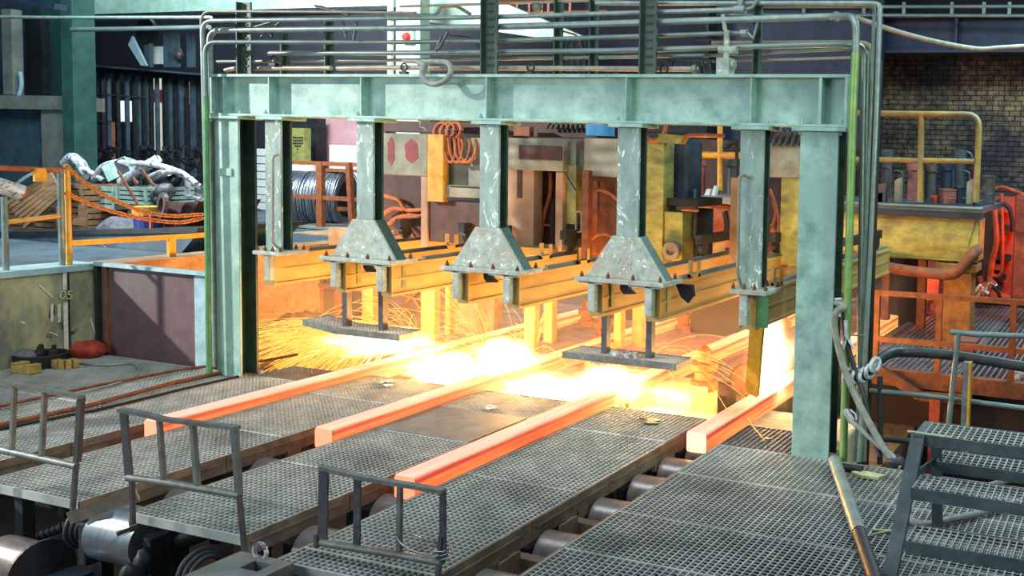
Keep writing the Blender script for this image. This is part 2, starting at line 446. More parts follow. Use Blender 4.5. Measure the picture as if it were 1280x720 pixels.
# --- navy crane girder above the bricks
X0, X1, z0, z1 = rect(1090, 30, 1290, 64, 20.5)
g = MB().box(-9.3, 6, 20.45, 20.55, z0, z1+.1).box(-9.3, 6, 20.2, 20.8, z0-.06, z0).box(-9.3, 6, 20.2, 20.8, z1+.1, z1+.16)
for i in range(8): g.box(-9+i*1.7, -8.94+i*1.7, 20.25, 20.45, z0, z1+.1)
struct(g, 'trim_2', M['navy'])
g = MB()
for (ya, yb) in ((2, 9), (14, 18)):
    g.tube([at(870, yb, 19.8), at(1295, ya+6, 19.8)], .04, 8)
for x in (1005, 1080, 1130, 1190, 1230, 1262): 
    p = at(x, 10, 19.8); g.box(p.x-.035, p.x+.035, 19.78, 19.84, p.z-.14, p.z+.12)
single(g, 'bus_bar_rail', M['pipe'], 'pair of thin grey bus bars on brackets along the navy crane girder', 'rail')
single(MB().tube(smooth_path([at(1070, 22, 16), at(1110, 36, 16), at(1160, 50, 16), at(1218, 61, 16), at(1250, 60, 16), at(1300, 57, 16)]), .045, 8),
       'hanging_pipe', M['pipe_tan'], 'pale pipe sagging across the dark girder above the brick wall', 'pipe')

# --- the pit under the torches, its walls and the rear floor
struct(MB().box(-13.9, -13.42, 9.0, 21, -1.6, 1.22), 'wall_pit_left', M['pit'])
struct(MB().box(-13.4, -4.0, 12.75, 12.95, -1.6, -.12), 'wall_pit_rear', M['pit'])
struct(MB().box(-13.4, -9.9, 12.8, 13.0, -1.6, 1.5), 'wall_pit_corner', M['pit'])
struct(MB().box(-13.9, -2.8, 9.6, 13.0, -1.3, -.75), 'floor_pit', M['slag'])
# heap of slag and cinders at the foot of the left pit wall
hp = MB(); nx, ny = 26, 40
vs = []; fs = []
for j in range(ny+1):
    for i in range(nx+1):
        u, v = i/nx, j/ny
        x = -13.42 + u*3.3; y = 9.25 + v*3.4
        z = .02 - .55*u**1.4 + .06*math.sin(9*v+3*u) + RNG.uniform(-.05, .05)
        vs.append((x, y, z))
for j in range(ny):
    for i in range(nx):
        a = j*(nx+1)+i; fs.append((a, a+1, a+nx+2, a+nx+1))
hp.add(vs, fs)
single(hp, 'slag_heap', M['slag'], 'heap of glowing lit slag and cinders below the spark shower at the left pit wall', 'slag', kind='stuff')
# concrete blocks that carry the strands over the pit
blocks = [((-9.25, -7.98), 9.75, 11.2, -.18), ((-7.48, -6.2), 9.75, 11.2, -.18), ((-6.1, -5.16), 10.56, 11.3, -.02), ((-5.75, -4.72), 9.75, 10.5, -.22), ((-4.18, -2.95), 9.75, 10.6, -.12)]
where = ['between the first and second strand', 'between the second and third strand', 'behind the brass guide spool, taller one', 'in front of the spool beside the third cut', 'beside the foot of the right gantry column']
for (xs, y0, y1, zt), w in zip(blocks, where):
    b = MB().box(xs[0], xs[1], y0, y1, -.75, zt)
    single(b, 'concrete_block', M['pit_block'], 'scorched pale concrete block in the pit ' + w, 'block', 'concrete blocks under the torches', bevel=.03)
# plates of the rear floor between the strands: each plate is a piece
rf = struct(MB().box(-13.4, -2.25, 12.96, 20.5, -.4, -.12), 'floor_rear', M['black'])
rr = Ref(rf, (0, 0, 0))
strips = [(-13.3, -9.75), (-9.15, -8.0), (-7.42, -6.25), (-5.68, -4.52), (-3.95, -2.3)]
for a, b in strips:
    n = 6
    for k in range(n):
        y = 11.6 + k*1.45
        if a > -4 and k == 0: continue
        MB().box(a, b, y+.008, y+1.442, -.115, -.075-.012*(k % 2)).build('floor_plate', M['rear_floor'], rr)
    ya = 13.0 if a > -4 else 11.6
    MB().box(a, a+.10, ya, 20.3, -.115, -.02).build('guide_rail', M['rear_floor'], rr)
    MB().box(b-.10, b, ya, 20.3, -.115, -.02).build('guide_rail', M['rear_floor'], rr)
fl = MB().box(-13.3, -4.5, 11.6, 12.75, -.3, -.13)
fl.build('cross_girder', M['rear_floor'], rr)

# --- right-hand rear floor of dark gratings with its orange kerb and red wall
fr = struct(MB().box(-3.6, 6, 12.62, 12.78, -.16, .06), 'trim_3', M['rust'])
struct(MB().box(-3.6, 6, 12.8, 12.95, -1.6, -.16), 'wall_red', M['dark_red'])
struct(MB().box(-2.2, 6, 12.95, 21.2, -1.6, -.5), 'floor_cellar', M['black'])

# --- retaining wall at the left, raised floor behind it
wl = struct(MB().box(-13.95, -13.5, 2.0, 8.98, -1.6, 1.16), 'wall_retaining', M['concrete_wet'])
wr = Ref(wl, (0, 0, 0))
MB().box(-14.0, -13.46, 2.0, 9.0, 1.16, 1.24).build('coping', M['pale_blue'], wr)
for k in range(6):
    y = 2.6 + k*1.2
    MB().box(-13.505, -13.49, y, y+.02, -.1, 1.16).build('joint_strip', M['dark'], wr)
# chalk marks on the retaining wall
ma = MB()
def wall_pt(x, y): 
    p = on_x(x, y, -13.485); return p
for (x0, y0, x1, y1, w) in ((81, 335, 81, 362, 2.2), (82, 378, 83, 442, 2.6), (65, 380, 65, 402, 1.4), (74, 380, 74, 403, 1.6), (48, 355, 66, 372, .8), (113, 398, 120, 420, .9), (26, 402, 31, 404, 1.2), (62, 415, 72, 419, .8)):
    ma.bar(wall_pt(x0, y0), wall_pt(x1, y1), .004, w*.021, up=(0, 1, 0))
ma.build('chalk_stripe', M['paint_white'], wr, kind='stuff')
tx = bpy.data.curves.new('chalk_number', 'FONT'); tx.body = '05'; tx.size = .17; tx.extrude = .002; tx.align_x = 'CENTER'
tx.materials.append(M['paper'])
o = bpy.data.objects.new('chalk_number', tx); COL.objects.link(o); o.parent = wl
p = wall_pt(82, 374); o.location = (p.x+.004, p.y, p.z); o.rotation_euler = (math.radians(90), math.radians(8), math.radians(90))
struct(MB().box(-42, -13.56, 2, 25.5, .9, 1.16), 'floor_raised', M['trough'])
# brown sheet wall across the end of the left deck
bp = struct(MB().box(-13.42, -11.62, 8.96, 9.02, -.2, 1.26), 'wall_sheet', M['brown_plate'])
br = Ref(bp, (0, 0, 0))
MB().box(-11.62, -11.35, 8.94, 9.0, -.2, 1.2).build('pale_panel', M['pale_blue'], br)
MB().box(-13.44, -13.38, 8.9, 9.0, -.1, 1.22).build('edge_angle', M['dark'], br)
MB().box(-13.28, -13.24, 8.93, 8.97, .0, 1.2).build('rusty_strip', M['rust'], br)
MB().box(-13.42, -11.0, 8.88, 8.96, 1.22, 1.27).build('top_angle', M['pale_blue'], br)
MB().box(-12.4, -11.2, 9.1, 9.3, -.02, .0).build('orange_gap_plate', M['rust_orange'], br)  # plain rust orange plate, no emission

# ================================================================== THE GANTRY
YF, YB = 8.73, 8.99            # front and back face of girder and columns
G = thing('gantry', 'mint green steel portal with a stiffened girder and five hanging posts over the torches', 'gantry', (-6.9, 8.93, 0))

def h_column(x0, x1, z0, z1, front, inside, yf=YF, yb=YB):
    """rolled H section: front flange faces the camera"""
    xm = (x0+x1)/2
    f = MB().box(x0, x1, yf, yf+.03, z0, z1)
    w = MB().box(xm-.012, xm+.012, yf+.03, yb-.03, z0, z1).box(x0, x1, yb-.03, yb, z0, z1)
    return f, w

def bolts_on(mb, x0, x1, y0, y1, z, n=2, r=.022, h=.055):
    for i in range(n):
        x = x0 + (x1-x0)*i/(n-1)
        mb.bolt((x, y0, z), r, h)
        if y1 is not None: mb.bolt((x, y1, z), r, h)

# girder
gd = MB().box(-11.06, -2.70, 8.865, 8.88, 3.30, 3.76).build('girder_web', M['mint'], G)
gr = sub(gd, G)
MB().box(-11.06, -2.70, YF, YB, 3.765, 3.80).build('top_flange', M['mint'], gr, .006)
MB().box(-11.06, -2.70, YF, YB, 3.285, 3.315).build('bottom_flange', M['mint'], gr, .006)
for x in (-10.81, -10.07, -8.65, -6.89, -5.13, -3.71, -2.98):
    wd = .03 if x == -2.98 else .014
    MB().box(x-wd/2, x+wd/2, YF+.004, 8.865, 3.315, 3.765).build('stiffener', M['mint'], gr)
    MB().box(x-.006, x+.006, 8.88, YB-.004, 3.315, 3.765).build('stiffener', M['mint'], gr)
MB().box(-2.73, -2.70, YF, YB, 3.315, 3.765).build('end_plate', M['mint'], gr)
MB().box(-11.06, -11.03, YF+.02, YB, 3.315, 3.765).build('end_plate', M['mint'], gr)
weld = MB()
for i in range(46):
    x = -11 + i*.18; s = RNG.uniform(.01, .03)
    weld.obox((x+RNG.uniform(-.08, .08), RNG.uniform(8.76, 8.95), 3.80+s*.3), (s*RNG.uniform(1, 3.5), s*1.4, s*.8), Matrix.Rotation(RNG.uniform(0, 3), 3, 'Z'))
weld.build('cinder_crumbs', M['slag'], gr, kind='stuff')

# portal columns
def column(x0, x1, cx0, cx1, plate=False):
    f, w = h_column(x0, x1, 0, 3.245, None, None)
    c = f.build('column', M['mint_worn' if False else 'mint'], G, .005)
    r = sub(c, G)
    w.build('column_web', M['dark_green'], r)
    MB().box(cx0, cx1, YF-.06, YB+.04, 3.245, 3.283).build('cap_plate', M['mint'], r, .005)
    b = MB(); bolts_on(b, cx0+.07, cx1-.07, YF+.03, YB-.05, 3.31)
    bolts_on(b, cx0+.07, cx1-.07, YF+.0, None, 3.21, 2, .018, .035)
    b.build('bolt_set', M['mint'], r, kind='stuff')
    if plate:
        p0 = at(275, 210, YF); p1 = at(291, 220, YF)
        MB().box(p0.x, p1.x, YF-.02, YF, p1.z, p0.z).build('number_plate', M['mint'], r, .004)
    return c
column(-10.965, -10.57, -11.08, -10.50, True)
column(-3.17, -2.775, -3.245, -2.685)

def hanger_base(r, x0, x1, y0, y1):
    MB().box(x0, x1, y0, y1, 1.605, 1.65).build('base_plate', M['flare'], r, .004)
    b = MB()
    for t in (.06, .36, .64, .94):
        b.bolt((x0+(x1-x0)*t, y0+.05, 1.65), .02, .06); b.bolt((x0+(x1-x0)*t, y1-.045, 1.65), .02, .06)
    b.build('bolt_set', M['rust'], r, kind='stuff')

def clamp_legs(r, xs, y0=8.60):
    for x in xs:
        MB().box(x-.045, x+.045, y0, y0+.075, 1.285, 1.605).build('clamp_leg', M['flare'], r, .008)
        MB().box(x+.02, x+.075, y0+.28, y0+.35, 1.30, 1.605).build('clamp_leg', M['olive'], r, .006)

# five hanging posts: x range of post, centre
def handle(r, pts):
    MB().tube(bend([at(px_, py_, yy) for px_, py_, yy in pts], .09, 6), .016, 8).build('grab_handle', M['pipe_tan'], r)

posts = [(-10.13, -9.88, -10.21, -9.79, 'plain'), (-8.71, -8.465, -8.78, -8.39, 'flared'), (-6.965, -6.71, -7.04, -6.64, 'flared'), (-5.215, -4.955, -5.30, -4.89, 'flared'), (-3.81, -3.55, -3.89, -3.48, 'plain')]
for i, (x0, x1, c0, c1, kind) in enumerate(posts):
    xc = (x0+x1)/2
    f, w = h_column(x0, x1, 1.65 if kind == 'plain' else 2.1, 3.245, None, None, YF, 8.895)
    p = f.build('hanging_post', M['mint_worn'], G, .004); r = sub(p, G)
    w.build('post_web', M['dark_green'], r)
    MB().box(c0, c1, YF-.06, YB+.04, 3.245, 3.283).build('cap_plate', M['mint'], r, .005)
    b = MB(); bolts_on(b, c0+.06, c1-.06, YF+.03, YB-.05, 3.31); b.build('bolt_set', M['mint'], r, kind='stuff')
    if kind == 'flared':
        MB().prism([(xc-.16, 2.10), (xc+.16, 2.10), (xc+.475, 1.65), (xc-.475, 1.65)], 8.70, 8.73).build('flare_front', M['flare'], r, .004)
        s = MB()
        for sg in (-1, 1):
            s.prism([(xc+sg*.16, 2.10), (xc+sg*.475, 1.65), (xc+sg*.445, 1.65), (xc+sg*.13, 2.10)] if sg > 0 else [(xc+sg*.16, 2.10), (xc+sg*.13, 2.10), (xc+sg*.445, 1.65), (xc+sg*.475, 1.65)], 8.73, 8.86)
        s.prism([(xc-.16, 2.10), (xc+.16, 2.10), (xc+.475, 1.65), (xc-.475, 1.65)], 8.86, 8.875)
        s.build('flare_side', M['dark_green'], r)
        hanger_base(r, xc-.545, xc+.52, 8.58, 9.01)
        clamp_legs(r, (xc-.345, xc+.335))
        for a_, b_ in ((-.50, -.20), (.1, .48)): MB().box(xc+a_, xc+b_, 8.60, 8.70, 1.585, 1.606).build('packing_strip', M['flare'], r)
    else:
        hanger_base(r, xc-.17 if i == 0 else xc-.15, xc+.25, 8.58, 9.01)
        if i == 0:
            MB().box(xc-.01, xc+.075, 8.60, 8.68, 1.29, 1.605).build('clamp_leg', M['flare'], r, .008)
            handle(r, [(348.5, 193, 8.70), (341, 196, 8.64), (341, 305, 8.64), (353, 313, 8.70)])
        else:
            clamp_legs(r, (xc+.0,))
            MB().box(xc+.1, xc+.22, 8.72, 8.74, 1.26, 1.605).build('clamp_leg', M['green_pipe'], r)
            handle(r, [(937, 222, 8.71), (928, 218, 8.62), (924, 222, 8.62), (922, 345, 8.62), (928, 359, 8.70)])
    if i == 3:
        sc = MB()
        for pts in ([(772, 330), (776, 322), (778, 332), (775, 336)], [(779, 333), (785, 332)], [(783, 327), (785, 332), (789, 327)], [(789, 327), (787, 338)]):
            sc.tube([at(x, y, 8.699) for x, y in pts], .004, 4)
        sc.build('scratched_letters', M['paint_white'], r, kind='stuff')

# pipe rack standing on the girder: three channels with rungs, thinner rods behind
def rack_post(px_, ytop, half, name='rack_post', yd=8.86):
    a = at(px_, 50, yd).x; zt = at(px_, ytop, yd).z
    c = MB().box(a-half, a+half, yd-.012, yd+.012, 3.80, zt).box(a-half, a-half+.014, yd-.012, yd-.075, 3.80, zt).build(name, M['dark_green'], G)
    r = sub(c, G); s = MB()
    n = int((zt-3.85)/.085)
    if half > .05:
        for k in range(n):
            z = 3.9 + k*.085; s.box(a-half*.4, a+half*.5, yd-.022, yd-.012, z, z+.018)
        s.build('slot_row', M['dark'], r, kind='stuff')
rack_post(308, 3, .085); rack_post(614, -14, .09); rack_post(812, -14, .085)
for px_, yt in ((359, 42), (414, 22), (744, -12), (948, 0), (700, -6)):
    rack_post(px_, yt, .035, 'rack_rod', 9.06)
cx = at(908, 88, 8.95).x
MB().box(cx-.07, cx+.07, 8.85, 9.0, 3.80, 3.98).build('bracket_stub', M['flare'], G)

# ================================================================== PIPES ON THE GANTRY
def run(pts, r, mat, label, depth=8.98, name='conduit_pipe', rad=.16, cat='pipe', group='pipes clamped to the gantry'):
    P = [at(p[0], p[1], p[2] if len(p) > 2 else depth) for p in pts]
    return single(MB().tube(bend(P, rad), r, 10), name, M[mat], label, cat, group)

# bends at the upper left, long runs above the girder
run([(262.5, 470, 8.68), (251, 14, 8.68), (420, 15, 8.75), (520, 16, 8.8)], .016, 'pipe_tan', 'thin outermost conduit turning over the left gantry corner just under the pale girder')
run([(263.0, 466, 8.66), (252.5, 26, 8.66), (607, 21.5, 8.95), (924, 12)], .026, 'pipe_pale', 'pale pipe that climbs left of the gantry and ends at a valve on top right', 8.95)
run([(257.5, 120, 8.62), (256, 52.5, 8.62), (480, 53, 8.98), (607, 51.5), (930, 41)], .026, 'pipe', 'grey green pipe on the rack whose run stops short of the right bend')
run([(261.5, 468, 8.60), (257.5, 120, 8.62)], .034, 'green_pipe', 'bright green riser pipe standing on the deck left of the left column')
run([(270.0, 458, 8.80), (261.5, 38, 8.80), (607, 34, 8.97), (760, 29.5, 8.97), (1045, 20.5, 8.9), (1070.5, 20.5, 8.62), (1069.5, 70, 8.62)], .036, 'pipe_pale', 'thick pipe running over the whole gantry down to its right corner')
run([(1069.5, 66, 8.62), (1066, 140, 8.62), (1054, 576, 8.62)], .04, 'riser', 'thick riser pipe coloured as under green light beside the right column')
run([(336, 66.5), (480, 66.5), (760, 63.5), (1063, 55), (1080, 58, 9.25), (1078, 180, 9.25), (1073, 575, 9.0)], .031, 'pipe', 'capped pipe fourth from the top that turns down behind the right corner')
run([(272, 77), (480, 75.5), (760, 71.5), (880, 69)], .022, 'pipe', 'dusty pipe second from the bottom of the rack above the girder', 9.08)
run([(282, 88), (292, 85.5), (414, 85)], .029, 'pipe_tan', 'short tan pipe lying lowest on the left end of the girder', 9.0)
run([(422, 85.5), (480, 84.5), (607, 85), (868, 86.5)], .03, 'pipe_tan', 'flanged tan pipe lying lowest on the girder from the middle to the right', 9.0)
run([(875, 70, 9.2), (1063, 61, 9.2), (1085, 62, 9.3), (1083, 150, 9.3), (1078, 570, 9.1)], .018, 'pipe', 'thin grey conduit bending down just behind the thick yellow green pipe', 9.2)
run([(880, 77, 9.15), (1063, 72, 9.15)], .014, 'pipe_tan', 'thin tan conduit short and level above the right end of the girder', 9.15)
run([(890, 54, 9.3), (1060, 53, 9.3), (1090, 54, 9.4), (1087, 200, 9.4), (1080, 576, 9.25)], .026, 'pipe_tan', 'olive conduit that bends over at the height of the wall top right of the gantry', 9.3)
run([(745, 4, 9.0), (1090, 4, 9.0), (1100, 6, 8.95), (1096, 130, 8.9), (1085, 380, 8.82), (1074, 577, 8.75)], .026, 'pipe_pale', 'outermost shiny conduit coming down furthest right of the gantry', 9.0)
run([(930, 7, 9.1), (1080, 7, 9.1), (1093, 9, 9.05), (1089, 130, 9.0), (1079, 380, 8.9), (1069, 576, 8.85)], .019, 'pipe', 'inner shiny conduit next to the outermost one right of the gantry', 9.1)
run([(500, 8, 9.05), (607, 5, 9.05), (760, 0, 9.05), (800, -3, 9.05)], .015, 'pipe_tan', 'thin rusty conduit along the very top in the middle of the pipe rack', 9.05)
run([(616, 3, 9.2), (745, -3, 9.2)], .02, 'orange_rail', 'orange conduit at the very top right of the middle rack post', 9.2)
run([(482, 18, 9.1), (545, 19, 9.1), (552, 8, 9.1), (570, 7, 9.1), (588, 18, 9.1)], .02, 'pipe', 'crooked grey conduit with a double bend near the red lamp', 9.1, rad=.05)
run([(865, 130-14, 9.6), (868, 90, 9.6), (960, 88, 9.6)], .012, 'hose_dark', 'dark hose resting behind the girder right of the middle', 9.6)
# end flanges, valves and clamps as separate small fittings
def fit(mb, label, mat='pipe', cat='fitting', name='pipe_fitting', group='fittings on the pipe rack'):
    return single(mb, name, M[mat], label, cat, group)
q = at(866, 86.5, 9.0); fit(MB().cyl(q, q+Vector((.05, 0, 0)), .048, 14).cyl(q+Vector((.05, 0, 0)), q+Vector((.075, 0, 0)), .03, 12), 'flange on the right end of the lowest tan pipe')
q = at(931, 41, 8.98); fit(MB().cyl(q-Vector((.04, 0, 0)), q+Vector((.03, 0, 0)), .042, 12).tube([q+Vector((.03,0,0)), q+Vector((.1,0,-.06)), q+Vector((.14,0,.12))], .02, 8), 'elbow with union on the end of the green pipe', 'pipe_pale')
q = at(925, 12, 8.95); fit(MB().cyl(q-Vector((.05, 0, 0)), q+Vector((.06, 0, 0)), .045, 12).cyl(q, q+Vector((0, 0, .14)), .03, 10).cyl(q+Vector((-.05, 0, .14)), q+Vector((.05, 0, .14)), .03, 8).tube([q+Vector((.06,0,0)), q+Vector((.14,0,.02)), q+Vector((.2,0,.1))], .018, 8), 'valve with a small handwheel on top of the right end of the pale pipe', 'pipe_pale')
q = at(908, 60, 8.92); fit(MB().cyl(q-Vector((0, 0, .2)), q+Vector((0, 0, .18)), .03, 10).cyl(q+Vector((-.02, 0, .18)), q+Vector((-.05, 0, .34)), .022, 8).cyl(q-Vector((.08, 0, .02)), q+Vector((.12, 0, -.02)), .04, 10).cyl(q+Vector((-.06,0,-.17)), q+Vector((.1,0,-.17)), .05, 10), 'upright stopcock standing on the girder by the fourth stiffener', 'flare')
q = at(1043, 20.7, 8.92); fit(MB().cyl(q, q+Vector((.04, 0, 0)), .05, 12), 'socket ring on the thick pipe near its right bend', 'pipe_pale')
q = at(672, 8, 9.1); fit(MB().lathe(q, (1, 0, 0), [(-.06, .02), (-.04, .05), (.0, .062), (.04, .05), (.06, .02)], 12), 'round grey tee fitting at the top of the rack right of the middle')
for (x, y, w) in ((342, 74, 'under the left end of the capped pipe'), (505, 84, 'left of the grey hose loop'), (663, 84, 'right of the middle rack post'), (830, 86, 'left of the end flange')):
    q = at(x, y, 8.96)
    fit(MB().tube(arc(q, .045, 0, 2*math.pi, (1, 0, 0), (0, 0, 1), 12), .009, 6).box(q.x-.05, q.x+.05, q.y-.03, q.y+.03, q.z-.08, q.z-.05), 'pipe clamp on the lowest pipe ' + w, 'dark', 'clamp', 'pipe_clamp')
# grey hose looped over the girder edge
loop = [(523, 78, 8.85), (531, 82, 8.72), (527, 92, 8.66), (534, 103, 8.65), (546, 105, 8.65), (558, 99, 8.66), (564, 88, 8.68), (560, 79, 8.72), (548, 77, 8.85), (530, 77, 9.0), (505, 76, 9.05)]
single(MB().tube(smooth_path([at(*p) for p in loop]), .031, 10), 'hose_loop', M['hose'], 'thick grey hose looped over the front edge of the girder', 'hose')
# rags, cable ends and rungs caught on the rack
rag = [((327, 46), (335, 36), (343, 34), (350, 28)), ((336, 36), (340, 46)), ((318, 34), (342, 27)), ((400, 10), (424, 14), (436, 20)), ((428, 25), (433, 47)), ((446, 27), (442, 50)), ((560, 40), (548, 62)), ((552, 46), (545, 64))]
wm = MB()
for pts in rag: wm.tube([at(x, y, 8.88) for x, y in pts], .018, 6)
single(wm, 'wire_scraps', M['rail_purple'], 'bits of bent wire and rag caught on the pipe rack', 'wire', kind='stuff')
b1 = at(398, 8, 9.2); b2 = at(432, 17, 9.2)
single(MB().bar(b1, b2, .12, .03), 'bent_bracket', M['dark'], 'dark bent bracket near the top of the rack left of the middle', 'bracket')
# dangling curl of cable under the girder
single(MB().tube(smooth_path([at(523, 150, 8.75), at(526, 154, 8.74), at(525, 158, 8.74), at(530, 160, 8.74), at(533, 163, 8.74)]), .01, 6), 'cable_end', M['pipe_tan'], 'short curl of cable hanging under the girder between the first and second flared posts', 'cable')
# thin inner wiring behind the rack
for k, (pts, lab) in enumerate(((((880, 22), (886, 45), (884, 62)), 'thin bent control cable hanging left of the valve on the rack'), (((870, 50), (905, 50), (912, 36)), 'thin dark control cable with an upright end near the stopcock'), (((560, 44), (590, 47), (600, 60)), 'thin dark control cable behind the middle rack post'), (((700, 38), (722, 44), (727, 60)), 'thin rusty control cable right of the middle rack post'))):
    single(MB().tube(bend([at(x, y, 9.08) for x, y in pts], .06), .012, 6), 'control_cable', M['hose_dark' if k != 3 else 'rust_orange'], lab, 'cable', 'cables behind the rack')
lever = MB()
for x in range(842, 896, 9): lever.bar(at(x, 92, 9.1), at(x, 76, 9.1), .03, .02)
lever.box(at(835, 82, 9.1).x, at(900, 82, 9.1).x, 9.08, 9.12, at(860, 77, 9.1).z, at(860, 75, 9.1).z)
single(lever, 'valve_comb', M['dark'], 'dark comb of short valve spindles behind the right part of the girder', 'valve')
lever = MB()
for x in range(706, 744, 8): lever.bar(at(x, 92, 9.12), at(x, 50, 9.12), .02, .02)
single(lever, 'spindle_rods', M['dark'], 'thin upright spindles behind the pipes left of the second rack rod', 'rods', kind='stuff')

# bundle of dark supports behind the right pipes
X0, X1, z0, z1 = rect(1072, 100, 1084, 570, 9.15)
single(MB().box(X0+.02, X1+.02, 9.3, 9.4, -.3, 4.0), 'cable_tray', M['black'], 'dark upright cable tray behind the pipes right of the gantry', 'tray')
st = MB()
for (x, y) in ((1062, 419),):
    st.tube([at(x, y, 8.75), at(x+18, y, 8.75)], .008, 6)
single(st, 'wire_tie', M['pipe_tan'], 'pale rod tying the pipes together at chest height right of the gantry', 'tie')
# two thin pipes up the right side that stay behind
run([(1081, 140, 9.35), (1079, 240, 9.35), (1077, 420, 9.3)], .012, 'yellow', 'thin yellow rod between the right-hand pipes', 9.35, 'conduit_rod')

# ================================================================== CARRIAGE BEAMS, HANGING STEPS
beam_x = [(-10.03, 'under the first plain post'), (-8.92, 'under the left leg of the first flared post'), (-8.24, 'under the right leg of the first flared post'), (-7.16, 'under the left leg of the middle flared post'), (-6.48, 'under the right leg of the middle flared post'), (-5.43, 'under the left leg of the third flared post'), (-4.74, 'under the right leg of the third flared post'), (-3.68, 'under the right plain post')]
for i, (x, w) in enumerate(beam_x):
    b = thing('carriage_beam', 'long steel carriage beam lit by the torches, clamped ' + w, 'beam', (x, 8.7, 1.22), 'beams that carry the torch carriages')
    y0, y1 = 8.70, 14.2
    if i == 7: y0 = 8.76
    MB().box(x-.055, x+.055, y0+.01, y1, 1.25, 1.57).build('web', M['beam'], b)
    MB().box(x-.075, x+.075, y0, y1, 1.22, 1.25).build('bottom_flange', M['beam'], b)
    MB().box(x-.075, x+.075, y0, y1, 1.57, 1.60).build('top_flange', M['beam'], b)
    MB().box(x-.075, x+.075, y0, y0+.015, 1.25, 1.57).build('end_plate', M['beam'], b)
    MB().box(x-.064, x+.064, y0+.015, y1, 1.40, 1.425).build('rib', M['beam'], b)
    MB().box(x-.02, x+.02, y0+.6, y1, 1.60, 1.64).build('rail_strip', M['plate'], b)
    yu = (10.45, 10.45, 10.1, 10.1, 9.9, 9.72, 9.45, 9.3)[i]
    u = MB().box(x+.02, x+.05, yu, yu+.05, 1.60, 1.80).box(x+.06, x+.08, yu+.14, yu+.19, 1.60, 1.78).box(x+.0, x+.08, yu, yu+.19, 1.60, 1.64)
    u.build('end_stop', M['beam'], b)
for x, w in ((-8.72, 'of the first flared post'), (-6.98, 'of the middle flared post'), (-5.2, 'of the third flared post')):
    single(MB().prism([(x-.06, 1.60), (x+.02, 1.60), (x+.06, 1.50), (x+.12, 1.46), (x-.02, 1.45), (x-.06, 1.5)], 8.9, 8.95), 'hook_bracket', M['dark'], 'small dark hook bracket under the plate ' + w, 'bracket', 'hook brackets')
single(MB().prism([(-4.62, 1.6), (-4.42, 1.6), (-4.40, 1.48), (-4.46, 1.40), (-4.55, 1.46)], 8.95, 9.0), 'dark_flap', M['black'], 'dark torn flap hanging beside the plate of the third flared post', 'flap')
# loose yellow prop leaning beside the flame on the fourth strand
a, b = at(947, 402, 9.3), at(940, 492, 9.9)
single(MB().bar(a, b, .16, .05, up=(0, 1, 0)), 'leaning_prop', M['bright_yellow'], 'yellow lit flat prop hanging from the right beam beside the fourth strand flame', 'prop')

def step(xc, x0, x1, ztop, label, bent):
    t = thing('hanging_step', label, 'step', ((x0+x1)/2, 8.9, ztop), 'grated steps hung under the flared posts')
    y0, y1 = 8.76, 9.12
    if bent:
        prof = [(x0, ztop+.06), (x0+.25, ztop+.03), (x0+.5, ztop), (x1, ztop)]
    else:
        prof = [(x0, ztop), (x1, ztop)]
    fr = MB()
    for (xa, za), (xb, zb) in zip(prof[:-1], prof[1:]):
        fr.bar((xa, y0, za-.03), (xb, y0, zb-.03), .012, .075); fr.bar((xa, y1, za-.03), (xb, y1, zb-.03), .012, .075)
    fr.box(x0-.006, x0+.006, y0, y1, prof[0][1]-.07, prof[0][1]); fr.box(x1-.006, x1+.006, y0, y1, ztop-.07, ztop)
    fr.build('frame', M['rail'], t)
    gm = MB()
    def zat(x):
        for (xa, za), (xb, zb) in zip(prof[:-1], prof[1:]):
            if xa <= x <= xb: return za+(zb-za)*(x-xa)/(xb-xa)
        return ztop
    n = int((x1-x0)/.05)
    for k in range(n):
        x = x0+.03+k*.05; z = zat(x); gm.box(x-.006, x+.006, y0, y1, z-.03, z)
    for k in range(6):
        y = y0+.05+k*.055
        for (xa, za), (xb, zb) in zip(prof[:-1], prof[1:]): gm.bar((xa, y, za-.006), (xb, y, zb-.006), .01, .01)
    gm.build('grating', M['grate'], t, kind='stuff')
    for dx in (-.27, .28):
        MB().box(xc+dx-.035, xc+dx+.035, 8.90, 8.92, ztop, 1.6).box(xc+dx+.02, xc+dx+.035, 8.92, 8.98, ztop, 1.6).build('hanger_bar', M['rail_purple'], t)
step(-8.80, -9.58, -8.12, .76, 'grated step with an upturned left end hung over the first strand cut', True)
step(-5.18, -5.88, -4.50, .78, 'straight grated step hung on two bars over the third strand cut', False)
cr = MB()
for k in range(14):
    s = RNG.uniform(.015, .04); cr.obox((-5.35+k*.028, RNG.uniform(8.8, 9.0), .79+s*.3), (s*1.8, s*1.3, s), Matrix.Rotation(RNG.uniform(0, 3), 3, 'Z'))
single(cr, 'slag_crumbs', M['foil'], 'pale slag crumbs lying on the straight hanging step', 'slag', kind='stuff')

